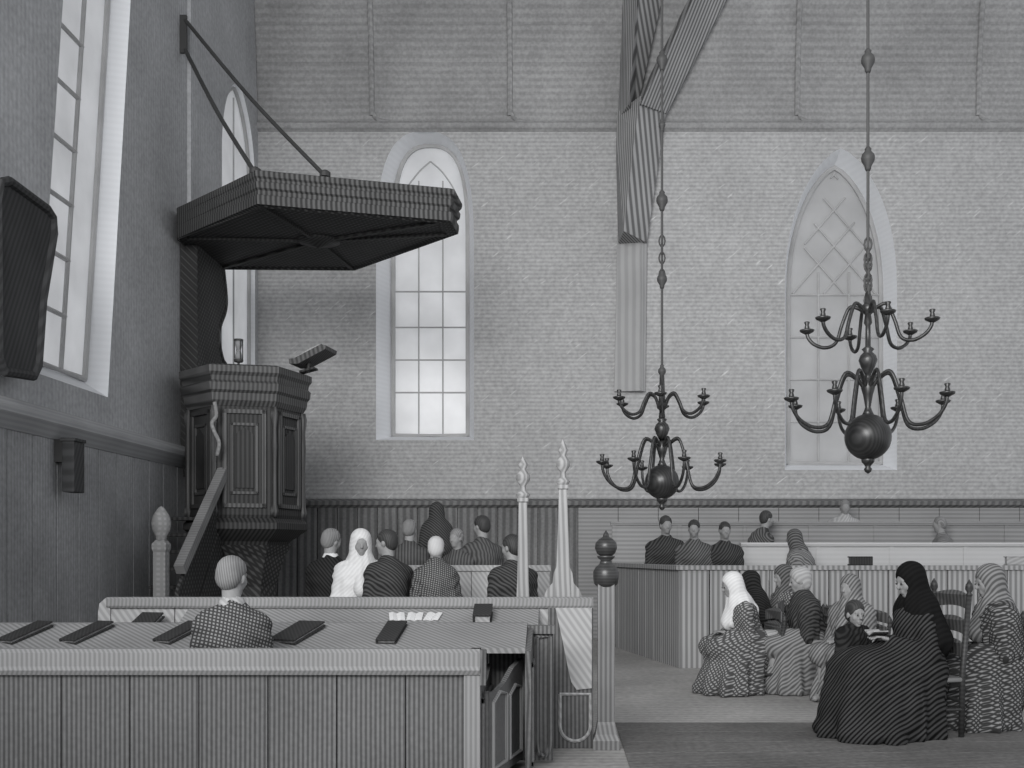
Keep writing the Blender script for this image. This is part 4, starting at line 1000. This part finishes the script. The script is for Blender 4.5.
# G: the woman in the black veil
rzG = D(104)
xg, yg = (919 - VX) / F_PX * 7.85, 7.85
lG = dict(hands=[np.array((-.11, .31, .75)), np.array((.02, .32, .76))])
wg = person('woman in black veil and wide black dress reading on a ladder-back chair', (xg, yg, 0), rzG, scale=.91, lean=.10, yaw=D(2), pitch=-.28, vox=.008, woman=True, coat='black_skirt',
       headwear='hood', hat='black_veil', cloak=True, skirt_r=.38, skirt_f=.46, lap=.11, eyes=True, group=GA, **lG)
chair((xg, yg, 0), rzG, 'dark ladder-back chair carrying the woman in the black veil', 1.0, 1.06)
def loc_to_world(lx, ly, lz, x0, y0, rz, s):
    return (x0 + s * (lx * math.cos(rz) - ly * math.sin(rz)), y0 + s * (lx * math.sin(rz) + ly * math.cos(rz)), lz * s)
pb = empty('open_prayer_book', loc_to_world(-.05, .40, .785, xg, yg, rzG, .91), rzG); tag(pb, 'small open prayer book held by the woman in the black veil', 'book')
for s in (-1, 1):
    bm = BM(); prism(bm, [(0, 0), (s * .07, .03), (s * .07, .022), (0, -.008)], lambda u, v: (u, -.06, v), lambda u, v: (u, .06, v)); obj('cover', bm, M['book'], pb)
    bm = BM(); prism(bm, [(0, .004), (s * .03, .026), (s * .065, .038), (s * .065, .03), (0, .0)], lambda u, v: (u, -.055, v), lambda u, v: (u, .055, v)); obj('pages', bm, M['linen_grey'], pb)
# F: the child at her knee
xf, yf = (855 - VX) / F_PX * 8.28, 8.28
person('small child in dark coat standing at the knee of the woman in the black veil', (xf - .03, yf, 0), D(-150), scale=.93 / 1.73, sit=False, woman=True, child=True, coat='coat_black', hair='hair_dark', vox=.013, lean=.1, yaw=D(-15), pitch=-.1, headscale=1.3,
       hands=[np.array((-.14, .30, .98)), np.array((.14, .34, .98))], eyes=True, wide=1.3, shawl='coat_black')
# H: woman at the right edge
rzH = D(92); xh, yh = (1003 - VX) / F_PX * 8.2, 8.2
person('woman in checked grey shawl and headscarf at the right edge behind the ladder-back chair', (xh, yh, 0), rzH, scale=.90, lean=.16, pitch=-.25, vox=.010, woman=True, coat='shawl_hatch', shawl='shawl_hatch', headwear='scarf', hat='cloak_grey', skirt_r=.32, skirt_f=.28, eyes=True, group=GA, wide=1.1)
chair((xh, yh, 0), rzH, 'ladder-back chair carrying the woman at the right edge', .95, .85)
# A and B
YA = 10.2; rzA = D(100); xa_, ya_ = (752 - VX) / F_PX * YA, YA
person('woman in white headscarf and checked skirt leaning forward at the left of the aisle group', (xa_, ya_, 0), rzA, scale=.85, lean=.34, pitch=-.30, vox=.011, woman=True, coat='skirt_hatch', headwear='scarf', hat='linen', skirt_r=.34, skirt_f=.30, eyes=True, group=GA)
chair((xa_, ya_, 0), rzA, 'ladder-back chair carrying the woman in the white headscarf', .92, .75)
xb_, yb_ = (757 - VX) / F_PX * 10.8, 10.8
person('woman in dark hooded cloak close behind the white headscarf', (xb_, yb_, 0), D(70), scale=.83, lean=.12, pitch=-.1, vox=.012, woman=True, coat='coat_mid', headwear='hood', hat='coat_black', cloak=True, shawl='coat_dark', skirt_r=.26, skirt_f=.22, group=GA)
chair((xb_, yb_, 0), D(70), 'ladder-back chair carrying the woman in the dark hooded cloak', .98, .75)
# C and D
xd_, yd_ = (808 - VX) / F_PX * 10.2, 10.2
person('woman in pale bonnet, pale neckerchief and dark bodice in the middle of the aisle', (xd_, yd_, 0), D(95), scale=.86, lean=.12, pitch=-.22, vox=.011, woman=True, coat='cloak_grey', shawl='coat_dark', headwear='bonnet', hat='linen_grey', collar='linen_grey', skirt_r=.27, skirt_f=.22, apron='linen_grey', eyes=True, group=GA)
chair((xd_, yd_, 0), D(95), 'ladder-back chair carrying the woman in the pale bonnet', .95, .80)
xc_, yc_ = (790 - VX) / F_PX * 11.2, 11.2
person('woman in dark headscarf and grey shawl beside the pale bonnet, farther back', (xc_, yc_, 0), D(110), scale=.87, lean=.12, pitch=-.2, vox=.012, woman=True, coat='cloak_grey', headwear='scarf', hat='coat_mid', shawl='skirt_hatch', skirt_r=.24, skirt_f=.2, group=GA)
chair((xc_, yc_, 0), D(110), 'ladder-back chair carrying the woman in the dark headscarf', .98, .75)
# E
xe_, ye_ = (854 - VX) / F_PX * 9.7, 9.7
person('person in plain grey hatched cloak sitting behind the small child', (xe_, ye_, 0), D(130), scale=.82, lean=.10, vox=.012, woman=True, coat='cloak_grey', shawl='cloak_grey', headwear='scarf', hat='cloak_grey', skirt_r=.26, skirt_f=.22, group=GA, wide=1.15)
chair((xe_, ye_, 0), D(130), 'ladder-back chair carrying the person in the plain grey cloak', .93, .75)

# ------------------------------------------------------------------ light and camera
W = bpy.data.worlds.new('overcast_sky'); sc.world = W; W.use_nodes = True
bg = W.node_tree.nodes['Background']; bg.inputs[0].default_value = (.97, .99, 1.03, 1); bg.inputs[1].default_value = .70
def area(name, loc, tgt, sx, sy, power):
    l = bpy.data.lights.new(name, 'AREA'); l.shape = 'RECTANGLE'; l.size = sx; l.size_y = sy; l.energy = power
    o = bpy.data.objects.new(name, l); C.objects.link(o); o.location = loc
    o.rotation_euler = (Vector(tgt) - Vector(loc)).to_track_quat('-Z', 'Y').to_euler(); return o
a_ = area('added_key_light', (-2.2, -1.8, 5.8), (2.4, 16.5, 4.4), 6.0, 4.5, 410); a_.data.spread = math.radians(80)  # unseen key light added in the open front; no window is built there

cam = bpy.data.cameras.new('camera'); co = bpy.data.objects.new('camera', cam); C.objects.link(co)
co.location = (0, 0, EYE); co.rotation_euler = (PI / 2, 0, 0)
cam.sensor_width = 36; cam.lens = 36 * F_PX / 1024
cam.shift_x = -(VX - 512) / 1024; cam.shift_y = (VY - 384) / 1024
cam.clip_start = .05
sc.camera = co
vs = sc.view_settings
vs.view_transform = 'Standard'; vs.look = 'None'; vs.gamma = 1; vs.exposure = 0; vs.use_curve_mapping = False
